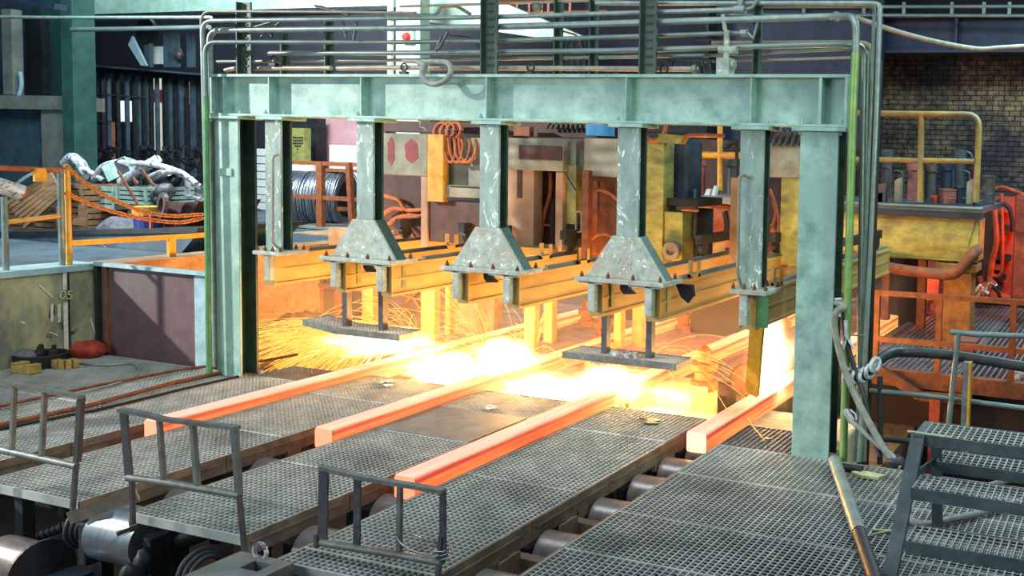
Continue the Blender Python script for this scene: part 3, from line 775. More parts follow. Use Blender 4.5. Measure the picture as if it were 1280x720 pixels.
# ================================================================== STRANDS OF HOT STEEL
def hot_material():
    mt = bpy.data.materials.new('hot_steel'); mt.use_nodes = True
    nt = mt.node_tree; N, L = nt.nodes, nt.links; bs = N['Principled BSDF']
    tc = N.new('ShaderNodeTexCoord'); sep = N.new('ShaderNodeSeparateXYZ'); L.new(tc.outputs['Object'], sep.inputs[0])
    # heat rises along the strand towards the caster; the y of the mesh starts at the cut end
    geo = N.new('ShaderNodeNewGeometry'); sp2 = N.new('ShaderNodeSeparateXYZ'); L.new(geo.outputs['Position'], sp2.inputs[0])
    mr = N.new('ShaderNodeMapRange'); mr.inputs['From Min'].default_value = 8.6; mr.inputs['From Max'].default_value = 11.6
    L.new(sp2.outputs['Y'], mr.inputs['Value'])
    cr = N.new('ShaderNodeValToRGB'); e = cr.color_ramp.elements
    e[0].position = 0; e[0].color = (1.35, .245, .05, 1); e[1].position = 1; e[1].color = (1.4, .60, .13, 1)
    L.new(mr.outputs[0], cr.inputs[0])
    # cooler scale in long streaks
    mp = N.new('ShaderNodeMapping'); mp.inputs['Scale'].default_value = (16, .7, 16); L.new(tc.outputs['Object'], mp.inputs[0])
    n = N.new('ShaderNodeTexNoise'); n.inputs['Scale'].default_value = 1.4; n.inputs['Detail'].default_value = 6; L.new(mp.outputs[0], n.inputs['Vector'])
    r2 = N.new('ShaderNodeValToRGB'); e = r2.color_ramp.elements
    e[0].position = .34; e[0].color = (.5, .34, .32, 1); e[1].position = .58; e[1].color = (1, 1, 1, 1)
    L.new(n.outputs['Fac'], r2.inputs[0])
    # top face paler: scale, with daylight on it put into the colour, a cooler dark band under the upper edge (mesh is centred on its own axis)
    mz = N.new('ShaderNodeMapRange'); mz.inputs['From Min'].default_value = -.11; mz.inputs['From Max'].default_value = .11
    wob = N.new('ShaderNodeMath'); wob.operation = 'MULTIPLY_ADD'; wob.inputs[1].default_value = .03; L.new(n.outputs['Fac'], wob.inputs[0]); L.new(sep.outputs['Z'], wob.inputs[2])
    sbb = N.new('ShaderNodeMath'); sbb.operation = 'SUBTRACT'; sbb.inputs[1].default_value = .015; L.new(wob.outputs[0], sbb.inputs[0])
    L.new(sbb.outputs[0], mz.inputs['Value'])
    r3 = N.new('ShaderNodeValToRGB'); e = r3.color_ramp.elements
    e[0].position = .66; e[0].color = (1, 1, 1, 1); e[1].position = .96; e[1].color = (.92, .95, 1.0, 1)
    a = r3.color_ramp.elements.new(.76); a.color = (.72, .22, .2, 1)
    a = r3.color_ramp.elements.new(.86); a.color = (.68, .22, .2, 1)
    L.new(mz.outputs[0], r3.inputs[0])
    r4 = N.new('ShaderNodeValToRGB'); e = r4.color_ramp.elements
    e[0].position = .88; e[0].color = (.16, .09, .08, 1); e[1].position = .95; e[1].color = (.46, .36, .36, 1)
    L.new(mz.outputs[0], r4.inputs[0]); L.new(r4.outputs[0], bs.inputs['Base Color'])
    m1 = N.new('ShaderNodeMix'); m1.data_type = 'RGBA'; m1.blend_type = 'MULTIPLY'; m1.inputs['Factor'].default_value = 1
    m2 = N.new('ShaderNodeMix'); m2.data_type = 'RGBA'; m2.blend_type = 'MULTIPLY'; m2.inputs['Factor'].default_value = 1
    L.new(cr.outputs[0], m1.inputs['A']); L.new(r2.outputs[0], m1.inputs['B'])
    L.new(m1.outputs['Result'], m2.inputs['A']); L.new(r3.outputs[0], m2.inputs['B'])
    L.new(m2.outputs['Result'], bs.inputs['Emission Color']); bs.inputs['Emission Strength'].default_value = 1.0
    bs.inputs['Roughness'].default_value = .6
    return mt
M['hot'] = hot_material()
M['hot_end_bright'] = glow('hottest_cut_face', (255, 196, 130), 2.2)
M['hot_end'] = glow('hot_cut_face', (255, 128, 96), 1.3)
strands = [(-9.43, 6.78, 'first red hot steel strand, leftmost, ending behind the second rail frame'), (-7.70, 7.28, 'second red hot steel strand, ending between the two middle decks'), (-5.96, 6.50, 'third red hot steel strand, ending behind the nearest rail frame'), (-4.22, 8.72, 'fourth red hot steel strand, rightmost, ending on the rollers short of the right column')]
HW, HH, RC = .12, .11, .028
for (x, y0, lab) in strands:
    t = thing('hot_steel_strand', lab, 'steel strand', (x, y0, -.01))
    poly = []
    for sx, sz, a0 in ((1, -1, -90), (1, 1, 0), (-1, 1, 90), (-1, -1, 180)):
        for k in range(4):
            a = math.radians(a0 + 30*k); poly.append((x + sx*(HW-RC) + RC*math.cos(a), -.01 + sz*(HH-RC) + RC*math.sin(a)))
    mb = MB()
    n = len(poly); y1 = 18.8
    ys = [y0, y0+.02, 18.8]
    vs = []; fs = []
    for yy, sc in zip(ys, (.93, 1, 1)):
        vs += [(x+(px_-x)*sc, yy, -.01+(z+.01)*sc) for px_, z in poly]
    for i in range(2):
        for k in range(n):
            k2 = (k+1) % n; fs.append((i*n+k2, i*n+k, (i+1)*n+k, (i+1)*n+k2))
    mb.add(vs, fs)
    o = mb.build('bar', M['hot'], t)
    MB().add([(px_, y0-.001 if False else y0, z) for (px_, z) in [(x+(q-x)*.93, -.01+(w+.01)*.93) for q, w in poly]], [tuple(range(n))]).build('cut_face', M['hot_end_bright' if x > -5 else 'hot_end'], t, label='brighter freshly cut end face')

# ================================================================== DECKS OF GRATING
def grating(parent, x0, x1, y0, y1, mat, px_=.058, py_=.05, tb=.009, z=0.0, name='grating_panel', hb=.028, border=True):
    """bearing bars along y, cross rods along x, banding round the edge: real open mesh"""
    g = MB(); x0 += .004; x1 -= .004; y0 += .004; y1 -= .004
    nb = max(1, round((x1-x0)/px_)); nc = max(1, round((y1-y0)/py_))
    for i in range(nb+1):
        x = x0 + (x1-x0)*i/nb; g.box(x-tb/2, x+tb/2, y0, y1, z-hb, z)
    for k in range(nc+1):
        y = y0 + (y1-y0)*k/nc; g.box(x0, x1, y-.003, y+.003, z-.014, z-.005)
    if border:
        for y in (y0, y1): g.box(x0, x1, y-.005, y+.005, z-hb, z+.001)
    return g.build(name, M[mat], parent, kind='stuff')

def deck(name, label, x0, x1, y0, y1, ycuts, mat='grate', fascia_h=.17, xcuts=None, plates=(), legs=True, skip_left=False):
    t = thing(name, label, 'deck', ((x0+x1)/2, (y0+y1)/2, 0), 'grated decks between the strands')
    ys = [y0]+list(ycuts)+[y1]; xs = [x0]+list(xcuts or [])+[x1]
    for i in range(len(ys)-1):
        for j in range(len(xs)-1):
            if (i, j) in plates:
                MB().box(xs[j]+.004, xs[j+1]-.004, ys[i]+.004, ys[i+1]-.004, -.012, .002).build('cover_plate', M['plate'], t, label='plain steel cover plate instead of grating')
            else:
                grating(t, xs[j], xs[j+1], ys[i], ys[i+1], mat, z=RNG.uniform(-.004, .003))
    # channel beams along both sides, in lengths
    for x, sg in ((x0, -1), (x1, 1)):
        k = y0
        while k < y1-.05:
            L_ = min(RNG.uniform(1.0, 1.6), y1-k)
            if y1-k-L_ < .3: L_ = y1-k
            MB().box(x+sg*.004, x+sg*.022, k+.004, k+L_-.004, -fascia_h, -.002).build('side_channel', M['fascia'], t)
            if sg > 0:
                MB().box(x+.022, x+.036, k+.05, k+L_-.1, -.075, -.06).box(x+.0, x+.035, k+L_*.55, k+L_*.55+.16, -fascia_h-.06, -fascia_h+.02).build('channel_lip', M['fascia'], t)
            k += L_
    MB().box(x0, x1, y0-.008, y0-.0, -.075, -.002).build('end_band', M['grate'], t)
    n = max(2, int((y1-y0)/1.1))
    for k in range(n):
        y = y0+.25+(y1-y0-.5)*k/(n-1)
        MB().box(x0, x1, y-.04, y+.04, -fascia_h, -.035).build('cross_bearer', M['dark'], t)
        if legs:
            for x in (x0+.1, x1-.1): MB().box(x-.05, x+.05, y-.05, y+.05, -1.6, -fascia_h).build('leg', M['dark'], t)
    return t
deck('grated_deck', 'sunlit grated deck at far left between the retaining wall and first strand', -13.45, -9.74, 5.1, 8.9, (7.2,), xcuts=(-11.6,))
deck('grated_deck', 'grated deck between the first and second strands', -9.27, -8.09, 5.2, 9.54, (7.15, 8.55))
deck('grated_deck', 'grated deck with a plain cover plate between second and third strands', -7.50, -6.30, 5.2, 9.54, (6.6, 7.75, 8.72), plates=((2, 0),))
deck('grated_deck', 'grated deck between the third and fourth strands', -5.71, -4.51, 4.98, 9.54, (5.22, 7.0, 8.6))
rd = deck('grated_deck', 'broad grated deck at the right below the gantry column', -3.965, 1.2, 3.2, 8.72, (4.65, 5.95, 6.75, 7.8), xcuts=(-1.9,))
t = thing('grating_offcut', 'small grating beside the foot of the right column behind the fourth strand end', 'grating', (-3.5, 9.1, 0))
grating(t, -3.97, -3.2, 8.74, 9.5, 'grate_dark', name='grating', z=.0)
t = thing('grating_offcut', 'small dark grating left of the first strand by the spark shower', 'grating', (-10.1, 9.2, 0))
grating(t, -10.55, -9.74, 8.92, 9.5, 'grate_dark', name='grating', z=.0)

# litter on the decks
def flake(x, y, n, s, z=.012):
    p = on_z(x, y, 0); mb = MB()
    for k in range(n):
        q = p + Vector((RNG.uniform(-s, s), RNG.uniform(-s, s), z)); w = RNG.uniform(.3, 1)*s
        poly = [(q.x + w*RNG.uniform(.5, 1)*math.cos(a), q.y + w*RNG.uniform(.3, .7)*math.sin(a)) for a in [i*math.pi/3 for i in range(6)]]
        mb.prism_z(poly, .003, .003+RNG.uniform(.008, .02))
    return mb
single(flake(613, 509, 3, .09), 'slag_flakes', M['foil'], 'pale slag flakes on the deck between second and third strands', 'slag', kind='stuff')
single(flake(808, 526, 4, .11), 'slag_flakes', M['drum'], 'dull slag flakes on the deck left of the fourth strand end', 'slag', kind='stuff')
single(flake(483, 480, 4, .12), 'slag_flakes', M['foil'], 'bright slag flakes at the far end of the deck right of the first strand', 'slag', kind='stuff')
single(flake(958, 551, 2, .06).tube([on_z(930, 520, .02), on_z(945, 538, .02), on_z(956, 551, .02)], .008, 5), 'slag_splash', M['beam'], 'thin yellow slag splash on the small grating by the right column', 'slag', kind='stuff')
p = on_z(1085, 594, .01)
mb = MB().prism_z([(p.x-.16, p.y-.02), (p.x-.04, p.y-.09), (p.x+.12, p.y-.07), (p.x+.17, p.y+.02), (p.x+.02, p.y+.05), (p.x-.1, p.y+.06)], .004, .03)
single(mb, 'torn_paper', M['paper'], 'crumpled torn paper on the right deck beside the grey pipe', 'paper')
single(MB().cyl(on_z(1052, 584, .03), on_z(1078, 588, .03), .04, 10), 'short_pipe_stub', M['dark'], 'short dark pipe stub lying behind the crumpled paper', 'pipe')
single(MB().tube([on_z(1090, 662, .012), on_z(1125, 665, .012)], .012, 6).tube([on_z(1090, 668, .012), on_z(1120, 662, .012)], .008, 6), 'bent_straws', M['paper'], 'two pale straws crossed on the right deck in front of the step stile', 'straw', kind='stuff')
# pipe lying on the right deck
a, b = on_z(1043, 576, .06), on_z(1093, 722, .06); d = (b-a).normalized()
P = thing('lying_pipe', 'pale grey pipe lying on the right deck from the column foot forward', 'pipe', tuple(a))
MB().tube([a, a+d*1.75], .062, 14).build('pipe_body', M['pipe_pale'], P)
MB().tube([a+d*1.75, b+d*1.2], .058, 14).build('pipe_tail', M['hose_dark'], P, label='darker sleeve on the near end')
# rusty rod and hose across the left deck
single(MB().tube([on_z(-20, 512, .03), on_z(120, 482, .03), on_z(230, 461, .03), on_z(330, 451, .03), on_z(372, 443, .05)], .02, 8), 'deck_hose', M['rust'], 'thin rusty hose stretched across the left deck, the upper one', 'hose')
single(MB().tube([on_z(-20, 536, .03), on_z(118, 505, .03), on_z(210, 480, .03), on_z(290, 463, .03), on_z(322, 452, .05)], .026, 8), 'deck_hose', M['rust'], 'rusty hose across the left deck ending at the left column foot', 'hose')
single(MB().tube([on_z(-20, 540, .015), on_z(118, 513, .015), on_z(230, 486, .015), on_z(300, 470, .015)], .016, 8), 'deck_cable', M['black'], 'black cable on the left deck just in front of the rusty hose', 'cable')
single(MB().tube(smooth_path([on_z(75, 452, .02), on_z(130, 456, .02), on_z(168, 455, .02), on_z(172, 468, .02), on_z(140, 481, .02), on_z(95, 492, .02)]), .014, 6), 'deck_wire', M['hose'], 'thin grey wire curled on the shaded end of the left deck', 'wire')
single(flake(322, 466, 3, .07, .03), 'pale_rag', M['foil'], 'pale rag at the foot of the left gantry column', 'rag')
# things by the retaining wall
def lump(c, s, seed, flat=.6):
    r = random.Random(seed); mb = MB(); n, k = 10, 6; vs = []; fs = []
    for j in range(k+1):
        ph = math.pi*(j/k) - math.pi/2
        for i in range(n):
            th = 2*math.pi*i/n; q = 1+r.uniform(-.16, .16)
            vs.append((c[0]+s[0]*q*math.cos(ph)*math.cos(th), c[1]+s[1]*q*math.cos(ph)*math.sin(th), c[2]+s[2]*q*(math.sin(ph))))
    for j in range(k):
        for i in range(n):
            i2 = (i+1) % n; fs.append((j*n+i, j*n+i2, (j+1)*n+i2, (j+1)*n+i))
    mb.add(vs, fs, True); return mb
p = on_z(110, 445, 0); single(lump((p.x, p.y, .08), (.26, .2, .12), 3), 'red_sack', M['red_bag'], 'crumpled red sack lying at the corner of the left deck', 'sack')
p = on_z(52, 457, 0)
t = thing('oil_tray', 'round black tray at the foot of the stained retaining wall', 'tray', (p.x, p.y, 0))
MB().lathe((p.x, p.y, 0), (0, 0, 1), [(0, .2), (.0, .28), (.16, .3), (.17, .27), (.04, .25), (.04, .0)], 20).build('tray_body', M['black'], t)
for dx, dy, r in ((-.1, .06, .07), (.08, .1, .06), (.02, -.04, .05)):
    MB().lathe((p.x+dx, p.y+dy, .04), (0, 0, 1), [(0, r), (.14, r), (.17, r*.4), (.22, r*.4)], 10).build('canister', M['dark'], t)
p = on_z(30, 459, 0); single(lump((p.x, p.y, .1), (.17, .14, .13), 8), 'dark_bundle', M['tarp'], 'dark bundle left of the round black tray', 'bundle')
p = on_z(33, 466, 0); single(MB().box(p.x-.16, p.x+.16, p.y-.08, p.y+.08, 0, .1).box(p.x-.16, p.x-.05, p.y-.08, p.y+.08, .1, .13).box(p.x+.06, p.x+.16, p.y-.08, p.y+.08, .1, .12), 'foam_block', M['ochre_block'], 'straight ochre block in front of the round black tray', 'block', 'ochre blocks on the left deck', .01)
p = on_z(86, 458, 0); mb = MB()
pts = arc((p.x, p.y, .06), .14, math.radians(190), math.radians(365), (1, 0, 0), (0, 1, 0), 7)
for q0, q1 in zip(pts[:-1], pts[1:]): mb.bar(q0, q1, .09, .11)
single(mb, 'foam_block', M['ochre_block'], 'curved ochre block right of the round black tray', 'block', 'ochre blocks on the left deck')

# ================================================================== ROLLERS IN THE GAPS
def roller(x0, x1, y, r, ztop, label, mat='roller', group='rollers of the run-out tables'):
    zc = ztop - r
    t = thing('table_roller', label, 'roller', ((x0+x1)/2, y, zc), group)
    MB().cyl((x0+.05, y, zc), (x1-.05, y, zc), r, 40).lathe((x0+.049, y, zc), (1, 0, 0), [(0, 0), (-.004, r*.5), (-.004, r*.42), (-.02, r*.42), (-.02, 0)], 20).build('barrel', M[mat], t)
    MB().cyl((x0-.12, y, zc), (x1+.12, y, zc), r*.3, 12).build('shaft', M['dark'], t)
    for x in (x0-.10, x1+.02):
        MB().box(x, x+.09, y-r*.7, y+r*.7, zc-r*1.1, zc+r*.45).build('bearing_block', M['black'], t, .015)
    return t
for k, y in enumerate((5.62, 6.42, 7.22, 7.90, 8.48, 9.1)):
    roller(-4.50, -3.97, y, .19, -.125, 'worn steel roller in the fourth strand gap, ' + ('nearest', 'second from the front', 'third from the front', 'fourth from the front', 'fifth from the front', 'last one under the strand end')[k])
for k, y in enumerate((5.75, 6.55, 7.35)):
    roller(-6.28, -5.73, y, .19, -.125, 'worn roller in the gap before the third strand, ' + ('front one', 'middle one', 'last one')[k])
for k, y in enumerate((6.0, 6.85)):
    roller(-8.07, -7.52, y, .19, -.125, 'worn roller in the gap in front of the second strand, ' + ('nearer', 'farther')[k])
for k, y in enumerate((5.9, 6.6)):
    roller(-9.72, -9.28, y, .19, -.125, 'worn roller in the gap in front of the first strand, ' + ('nearer', 'farther')[k])
# the bright rollers at the near ends of the gaps
roller(-8.10, -7.46, 5.42, .235, -.09, 'bright polished roller below the second rail frame', 'shiny', 'bright rollers at the near ends')
roller(-6.33, -5.70, 5.15, .235, -.13, 'bright polished roller below the nearest rail frame', 'shiny', 'bright rollers at the near ends')
# cross bearers visible in the fourth gap
for k, y in enumerate((6.02, 6.80)):
    single(MB().box(-4.5, -3.97, y-.05, y+.05, -.5, -.16).box(-4.38, -4.36, y-.3, y-.05, -.5, -.1), 'gap_bearer', M['fascia'], 'dark cross bearer between rollers of the fourth gap, ' + ('nearer', 'farther')[k], 'bearer', 'bearers between the rollers')
# hose rings left of the bright rollers
for X, Y, Z, lab in ((-8.34, 5.42, -.33, 'dark hose coil left of the bright roller under the second rail frame'), (-6.62, 5.1, -.3, 'dark hose coil left of the bright roller under the nearest rail frame')):
    t = thing('hose_coil', lab, 'hose', (X, Y, Z))
    for k in range(3):
        MB().tube(arc((X+k*.035, Y, Z), .17-.02*k, 0, 2*math.pi, (0, 1, 0), (0, 0, 1), 20), .02, 8).build('ring', M['hose_dark'], t)
# machine parts at the lower left
p = at(38, 700, 5.2)
t = thing('pulley_housing', 'grey pulley with a half disc guard at the lower left under the first deck', 'machine', tuple(p))
MB().lathe(p+Vector((.12, 0, -.08)), (1, 0, 0), [(0, .0), (0, .27), (.03, .27), (.03, 0)], 30).build('guard_disc', M['drum'], t)
MB().cyl(p+Vector((-.35, 0, -.05)), p+Vector((.12, 0, -.05)), .2, 24).build('pulley', M['roller'], t)
MB().box(p.x+.1, p.x+.42, p.y-.25, p.y+.25, p.z-.45, p.z-.12).build('bed_block', M['trough'], t, .01)
p = at(300, 712, 4.7)
t = thing('bearing_pedestal', 'flat grey pedestal with a square hole under the second rail frame', 'machine', tuple(p))
MB().box(p.x-.26, p.x-.03, p.y-.2, p.y+.22, p.z-.4, p.z).box(p.x+.13, p.x+.24, p.y-.2, p.y+.22, p.z-.4, p.z).box(p.x-.03, p.x+.13, p.y-.2, p.y+.02, p.z-.4, p.z).box(p.x-.03, p.x+.13, p.y+.14, p.y+.22, p.z-.4, p.z).build('pedestal_body', M['plate'], t)
MB().tube(arc((p.x-.05, p.y+.2, p.z+.04), .06, 0, math.pi*2, (1, 0, 0), (0, 0, 1), 10), .015, 6).build('lifting_ring', M['foil'], t)
for (x, y, Y, s, sd, lab) in ((66, 702, 5.5, .08, 4, 'lumpy greased coupling left of the bright roller'), (180, 704, 5.2, .08, 5, 'greased bearing lump right of the bright roller'), (160, 722, 4.9, .07, 6, 'small grey bolt block in front of the bright roller')):
    p = at(x, y, Y); single(lump(tuple(p), (s*.8, s, s*1.5), sd), 'coupling', M['dark'], lab, 'coupling', 'greasy couplings under the decks')
# chains and shafts in the dark below
for (x0, y0, x1, y1, Y, r, lab) in ((-10, 690, 88, 655, 5.6, .04, 'olive drive shaft in the dark under the first deck'), (185, 690, 275, 655, 5.4, .07, 'ribbed dark drive shaft under the second deck')):
    a, b = at(x0, y0, Y), at(x1, y1, Y+.25)
    mb = MB().tube([a, b], r, 12)
    for k in range(14):
        q = a.lerp(b, (k+.5)/14); d = (b-a).normalized(); mb.cyl(q-d*.02, q+d*.02, r*1.25, 12)
    single(mb, 'drive_shaft', M['dark'], lab, 'shaft', 'drive shafts under the decks')

# ================================================================== RAIL FRAMES ON THE DECK ENDS
def rail_frame(label, Y, top, mids, bottom, feet, flats, heavy=(0,), extra=None):
    p = at(*bottom[0], Y)
    t = thing('rail_frame', label, 'railing', (p.x, Y, 0), 'rail frames on the deck ends')
    T = [at(x, y, Y) for x, y in top]; B = [at(x, y, Y) for x, y in bottom]
    mb = MB()
    for a, b in zip(T[:-1], T[1:]): mb.bar(a, b, .055, .028)
    mb.build('top_rail', M['rail'], t)
    MB().tube(B, .028, 10).build('bottom_rail', M['rail'], t)
    for k, (x0, y0, x1, y1, w) in enumerate(mids):
        a, b = at(x0, y0, Y), at(x1, y1, Y)
        mm = MB()
        if w > .04: mm.bar(a, b, .012, w, up=(1, 0, 0)).bar(a+Vector((-w*.5, .03, 0)), b+Vector((-w*.5, .03, 0)), .06, .012, up=(1, 0, 0))
        else: mm.bar(a, b, w, w)
        mm.build('upright', M['rail_purple' if w > .04 else 'rail'], t)
    for x0, y0, x1, y1 in feet:
        MB().bar(at(x0, y0, Y), at(x1, y1, Y), .03, .03).build('foot', M['rail_purple'], t)
    for x0, y0, x1, y1, h in flats:
        MB().bar(at(x0, y0, Y-.02), at(x1, y1, Y+.15), .015, h).build('flat_bar', M['fascia'], t)
    return t
rail_frame('rail frame with three uprights on the end of the leftmost strand deck', 5.1, [(-40, 468), (0, 476), (102, 496)], [(18, 482, 15, 565, .032), (56, 491, 52, 572, .032), (99, 497, 94, 580, .042)], [(-40, 553), (0, 562), (96, 583)], [(95, 580, 91, 638), (-20, 570, -20, 630)], [(86, 648, 172, 618, .1)])
rail_frame('rail frame with a slightly bowed top on the second deck end', 5.08, [(150, 512), (178, 517), (205, 524), (297, 535)], [(154, 514, 161, 597, .075), (199, 524, 205, 601, .032), (241, 531, 247, 609, .036), (293, 536, 299, 618, .04)], [(160, 597), (200, 602), (300, 619)], [(165, 600, 166, 655), (299, 620, 306, 690)], [(146, 668, 178, 654, .03)])
pf = rail_frame('rail frame wired to its post on the nearest deck end', 5.15, [(402, 584), (425, 590), (455, 597), (555, 614)], [(405, 586, 403, 676, .085), (447, 596, 446, 684, .06), (500, 604, 499, 694, .032), (553, 614, 553, 702, .042)], [(402, 678), (500, 694), (552, 703)], [(396, 668, 396, 684), (552, 670, 547, 725)], [])
ty = MB()
for k in range(3):
    c = at(551, 685+k*6, 5.13); ty.tube(arc(c, .05, .3, 6.1, (1, .1, .15*(k-1)), (0, 1, .1), 12), .006, 5)
ty.tube(smooth_path([at(495, 670, 5.13), at(502, 680, 5.1), at(520, 690, 5.1), at(548, 694, 5.1)]), .006, 5)
ty.tube(smooth_path([at(515, 668, 5.3), at(535, 676, 5.25), at(550, 677, 5.2)]), .005, 5)
single(ty, 'tie_wire', M['wire'], 'bright tie wire wound round the right post of the nearest rail frame', 'wire')

# ================================================================== STEP STILE AT THE LOWER RIGHT
S = thing('step_stile', 'grey steel step stile with grated treads at the lower right of the deck', 'steps', (-.7, 6.8, 0))
def tread(name, x0, x1, y0, y1, z, px_=.05):
    o = MB().box(x0, x1, y0-.012, y0, z-.085, z).box(x0, x1, y1, y1+.012, z-.06, z).box(x0-.01, x0, y0, y1, z-.075, z).build(name, M['stile'], S)
    grating(sub(o, S), x0, x1, y0, y1, 'grate', .05, .062, .008, z, 'tread_grating', .026, False)
tread('top_platform', -1.40, .6, 6.66, 7.0, 1.0)
tread('tread', -1.40, .6, 6.36, 6.66, .70)
tread('tread', -1.36, .6, 6.06, 6.36, .44)
tread('tread', -1.36, .6, 7.02, 7.3, .70)
for x, lab in ((-1.43, None), (.62, None)):
    MB().bar((x, 6.66, 1.0), (x-.09, 6.24, .0), .055, .10, up=(1, 0, 0)).build('leg', M['stile'], S)
    MB().bar((x+.06, 7.0, .97), (x+.03, 7.38, .0), .05, .08, up=(1, 0, 0)).build('leg', M['stile'], S)
    MB().box(x-.03, x+.03, 6.62, 7.0, .93, 1.003).build('side_bar', M['stile'], S)
    MB().bar((x, 6.66, .7), (x+.05, 7.2, .66), .02, .06).build('side_bar', M['stile'], S)
# hoses heaped under and behind it
for k, pts in enumerate(([(1128, 640), (1150, 655), (1185, 650), (1230, 640), (1290, 622)], [(1150, 600), (1175, 612), (1215, 612), (1250, 603), (1290, 590)])):
    single(MB().tube(smooth_path([on_z(x, y, .04) for x, y in pts]), .03, 8), 'floor_hose', M['hose'], 'grey hose lying on the deck ' + ('in front of' if k == 0 else 'behind') + ' the step stile treads', 'hose')
cab = MB()
for k in range(9):
    y = 6.22+RNG.uniform(-.2, .15); x = -1.45+k*.12
    cab.tube(smooth_path([(x, y-.25, .05), (x+.12, y, .08+.01*(k % 4)), (x+.4, y+.12, .06), (x+.9, y+RNG.uniform(-.2, .2), .07)]), .03, 8)
single(cab, 'cable_heap', M['hose'], 'tangled heap of grey cables lying under the lowest tread', 'cables', kind='stuff')
single(MB().tube([on_z(1140, 545, 1.01)+Vector((-.06, .1, 0)), at(1200, 549, 6.75)], .01, 6), 'straw_stick', M['paper'], 'thin pale stick lying on the top platform of the step stile', 'stick')

# ================================================================== RAILS AND HOSES RIGHT OF THE GANTRY
t = thing('pipe_handrail', 'grey tube handrail with an angled end standing behind the step stile', 'railing', (-1.6, 9.2, 0))
MB().tube([at(1188, 415, 9.2), at(1225, 418, 9.2), at(1300, 421, 9.2)], .028, 10).build('top_rail', M['pipe'], t)
MB().tube([at(1198, 417, 9.2), at(1184, 548, 9.2)], .028, 10).build('post', M['pipe'], t)
o = MB().box(at(1205, 450, 9.2).x, at(1212, 450, 9.2).x, 9.16, 9.24, -.1, at(1208, 452, 9.2).z).build('post', M['rail'], t)
MB().box(at(1212, 450, 9.2).x, at(1215, 450, 9.2).x, 9.15, 9.25, -.1, at(1208, 452, 9.2).z).build('yellow_edge', M['yellow'], sub(o, t))
t = thing('tube_rail', 'lower grey tube rail crossing behind the angled handrail', 'railing', (-1.8, 9.35, 0))
MB().tube([at(1087, 488, 9.3), at(1160, 495, 9.3), at(1300, 513, 9.3)], .026, 10).build('rail', M['pipe'], t)
MB().tube([at(1100, 470, 9.3), at(1100, 580, 9.3)], .03, 10).build('post', M['hose_dark'], t)
MB().tube([at(1094, 548, 9.35), at(1150, 552, 9.35)], .03, 10).build('stub', M['hose_dark'], t)
single(MB().tube(smooth_path([at(1056, 469, 8.6), at(1072, 471, 8.58), at(1088, 466, 8.6), at(1096, 453, 8.8), at(1112, 442, 9.0), at(1130, 440, 9.2), at(1180, 443, 9.3), at(1230, 450, 9.35), at(1300, 462, 9.4)]), .052, 12), 'thick_hose', M['hose_dark'], 'thick dark hose running from the right column along the rail top', 'hose')
lag = MB()
for k, (x, y) in enumerate(((1060, 470), (1070, 471), (1080, 469), (1088, 464), (1094, 456))):
    q = at(x, y, 8.56); lag.tube(arc(q, .06, 0, 2*math.pi, (0, .3, 1), (.5, .8, 0), 10), .022, 6)
single(lag, 'rope_lashing', M['foil'], 'ragged pale lashing wound round the thick hose at the right column', 'rope')
hoses = [([(1046, 378, 8.68), (1056, 384, 8.55), (1047, 388, 8.5), (1043, 402, 8.5), (1046, 425, 8.5), (1056, 462, 8.48), (1072, 500, 8.45), (1090, 535, 8.4), (1108, 565, 8.35), (1126, 585, 8.3)], .034, 'hose', 'pale grey hose looping down from the top hook beside the right column'),
         ([(1053, 384, 8.6), (1056, 410, 8.6), (1060, 432, 8.58), (1068, 460, 8.56), (1080, 495, 8.5), (1086, 525, 8.46), (1092, 548, 8.44), (1100, 570, 8.4)], .024, 'hose_dark', 'darker thin hose behind the pale one at the right column'),
         ([(1056, 514, 8.5), (1064, 526, 8.46), (1080, 540, 8.42), (1098, 557, 8.38), (1116, 570, 8.32), (1124, 584, 8.3)], .024, 'hose', 'short grey hose leaving the green pipe low down at the right')]
for pts, r, mt, lab in hoses:
    single(MB().tube(smooth_path([at(*p) for p in pts]), r, 10), 'air_hose', M[mt], lab, 'hose', 'hoses beside the right column')
single(MB().tube([at(1052, 440, 8.55), at(1058, 420, 8.55), at(1057, 400, 8.55)], .02, 8).tube([at(1057, 420, 8.55), at(1068, 436, 8.55)], .014, 6), 'hose_coupling', M['foil'], 'tarnished hose coupling by the green pipe', 'coupling')
single(MB().cyl(at(1057, 513, 8.52), at(1065, 527, 8.47), .035, 10).tube([at(1063, 512, 8.5), at(1070, 518, 8.48), at(1071, 526, 8.47)], .01, 6), 'hose_nozzle', M['foil'], 'pale nozzle with a lever on the short hose', 'nozzle')
mb = MB()
for k in range(7):
    a = at(1042+RNG.uniform(0, 8), 374+k*4, 8.66); mb.tube([a, a+Vector((RNG.uniform(.02, .09), -.03, RNG.uniform(-.05, .03)))], .014, 6)
single(mb, 'rope_knot', M['foil'], 'knot of old rope and wire on the top hook of the right column', 'rope', kind='stuff')
q = at(1120, 577, 8.35); single(lump(tuple(q), (.1, .09, .06), 12), 'hose_end', M['hose_dark'], 'dark hose end fitting on the deck edge by the right column', 'fitting')

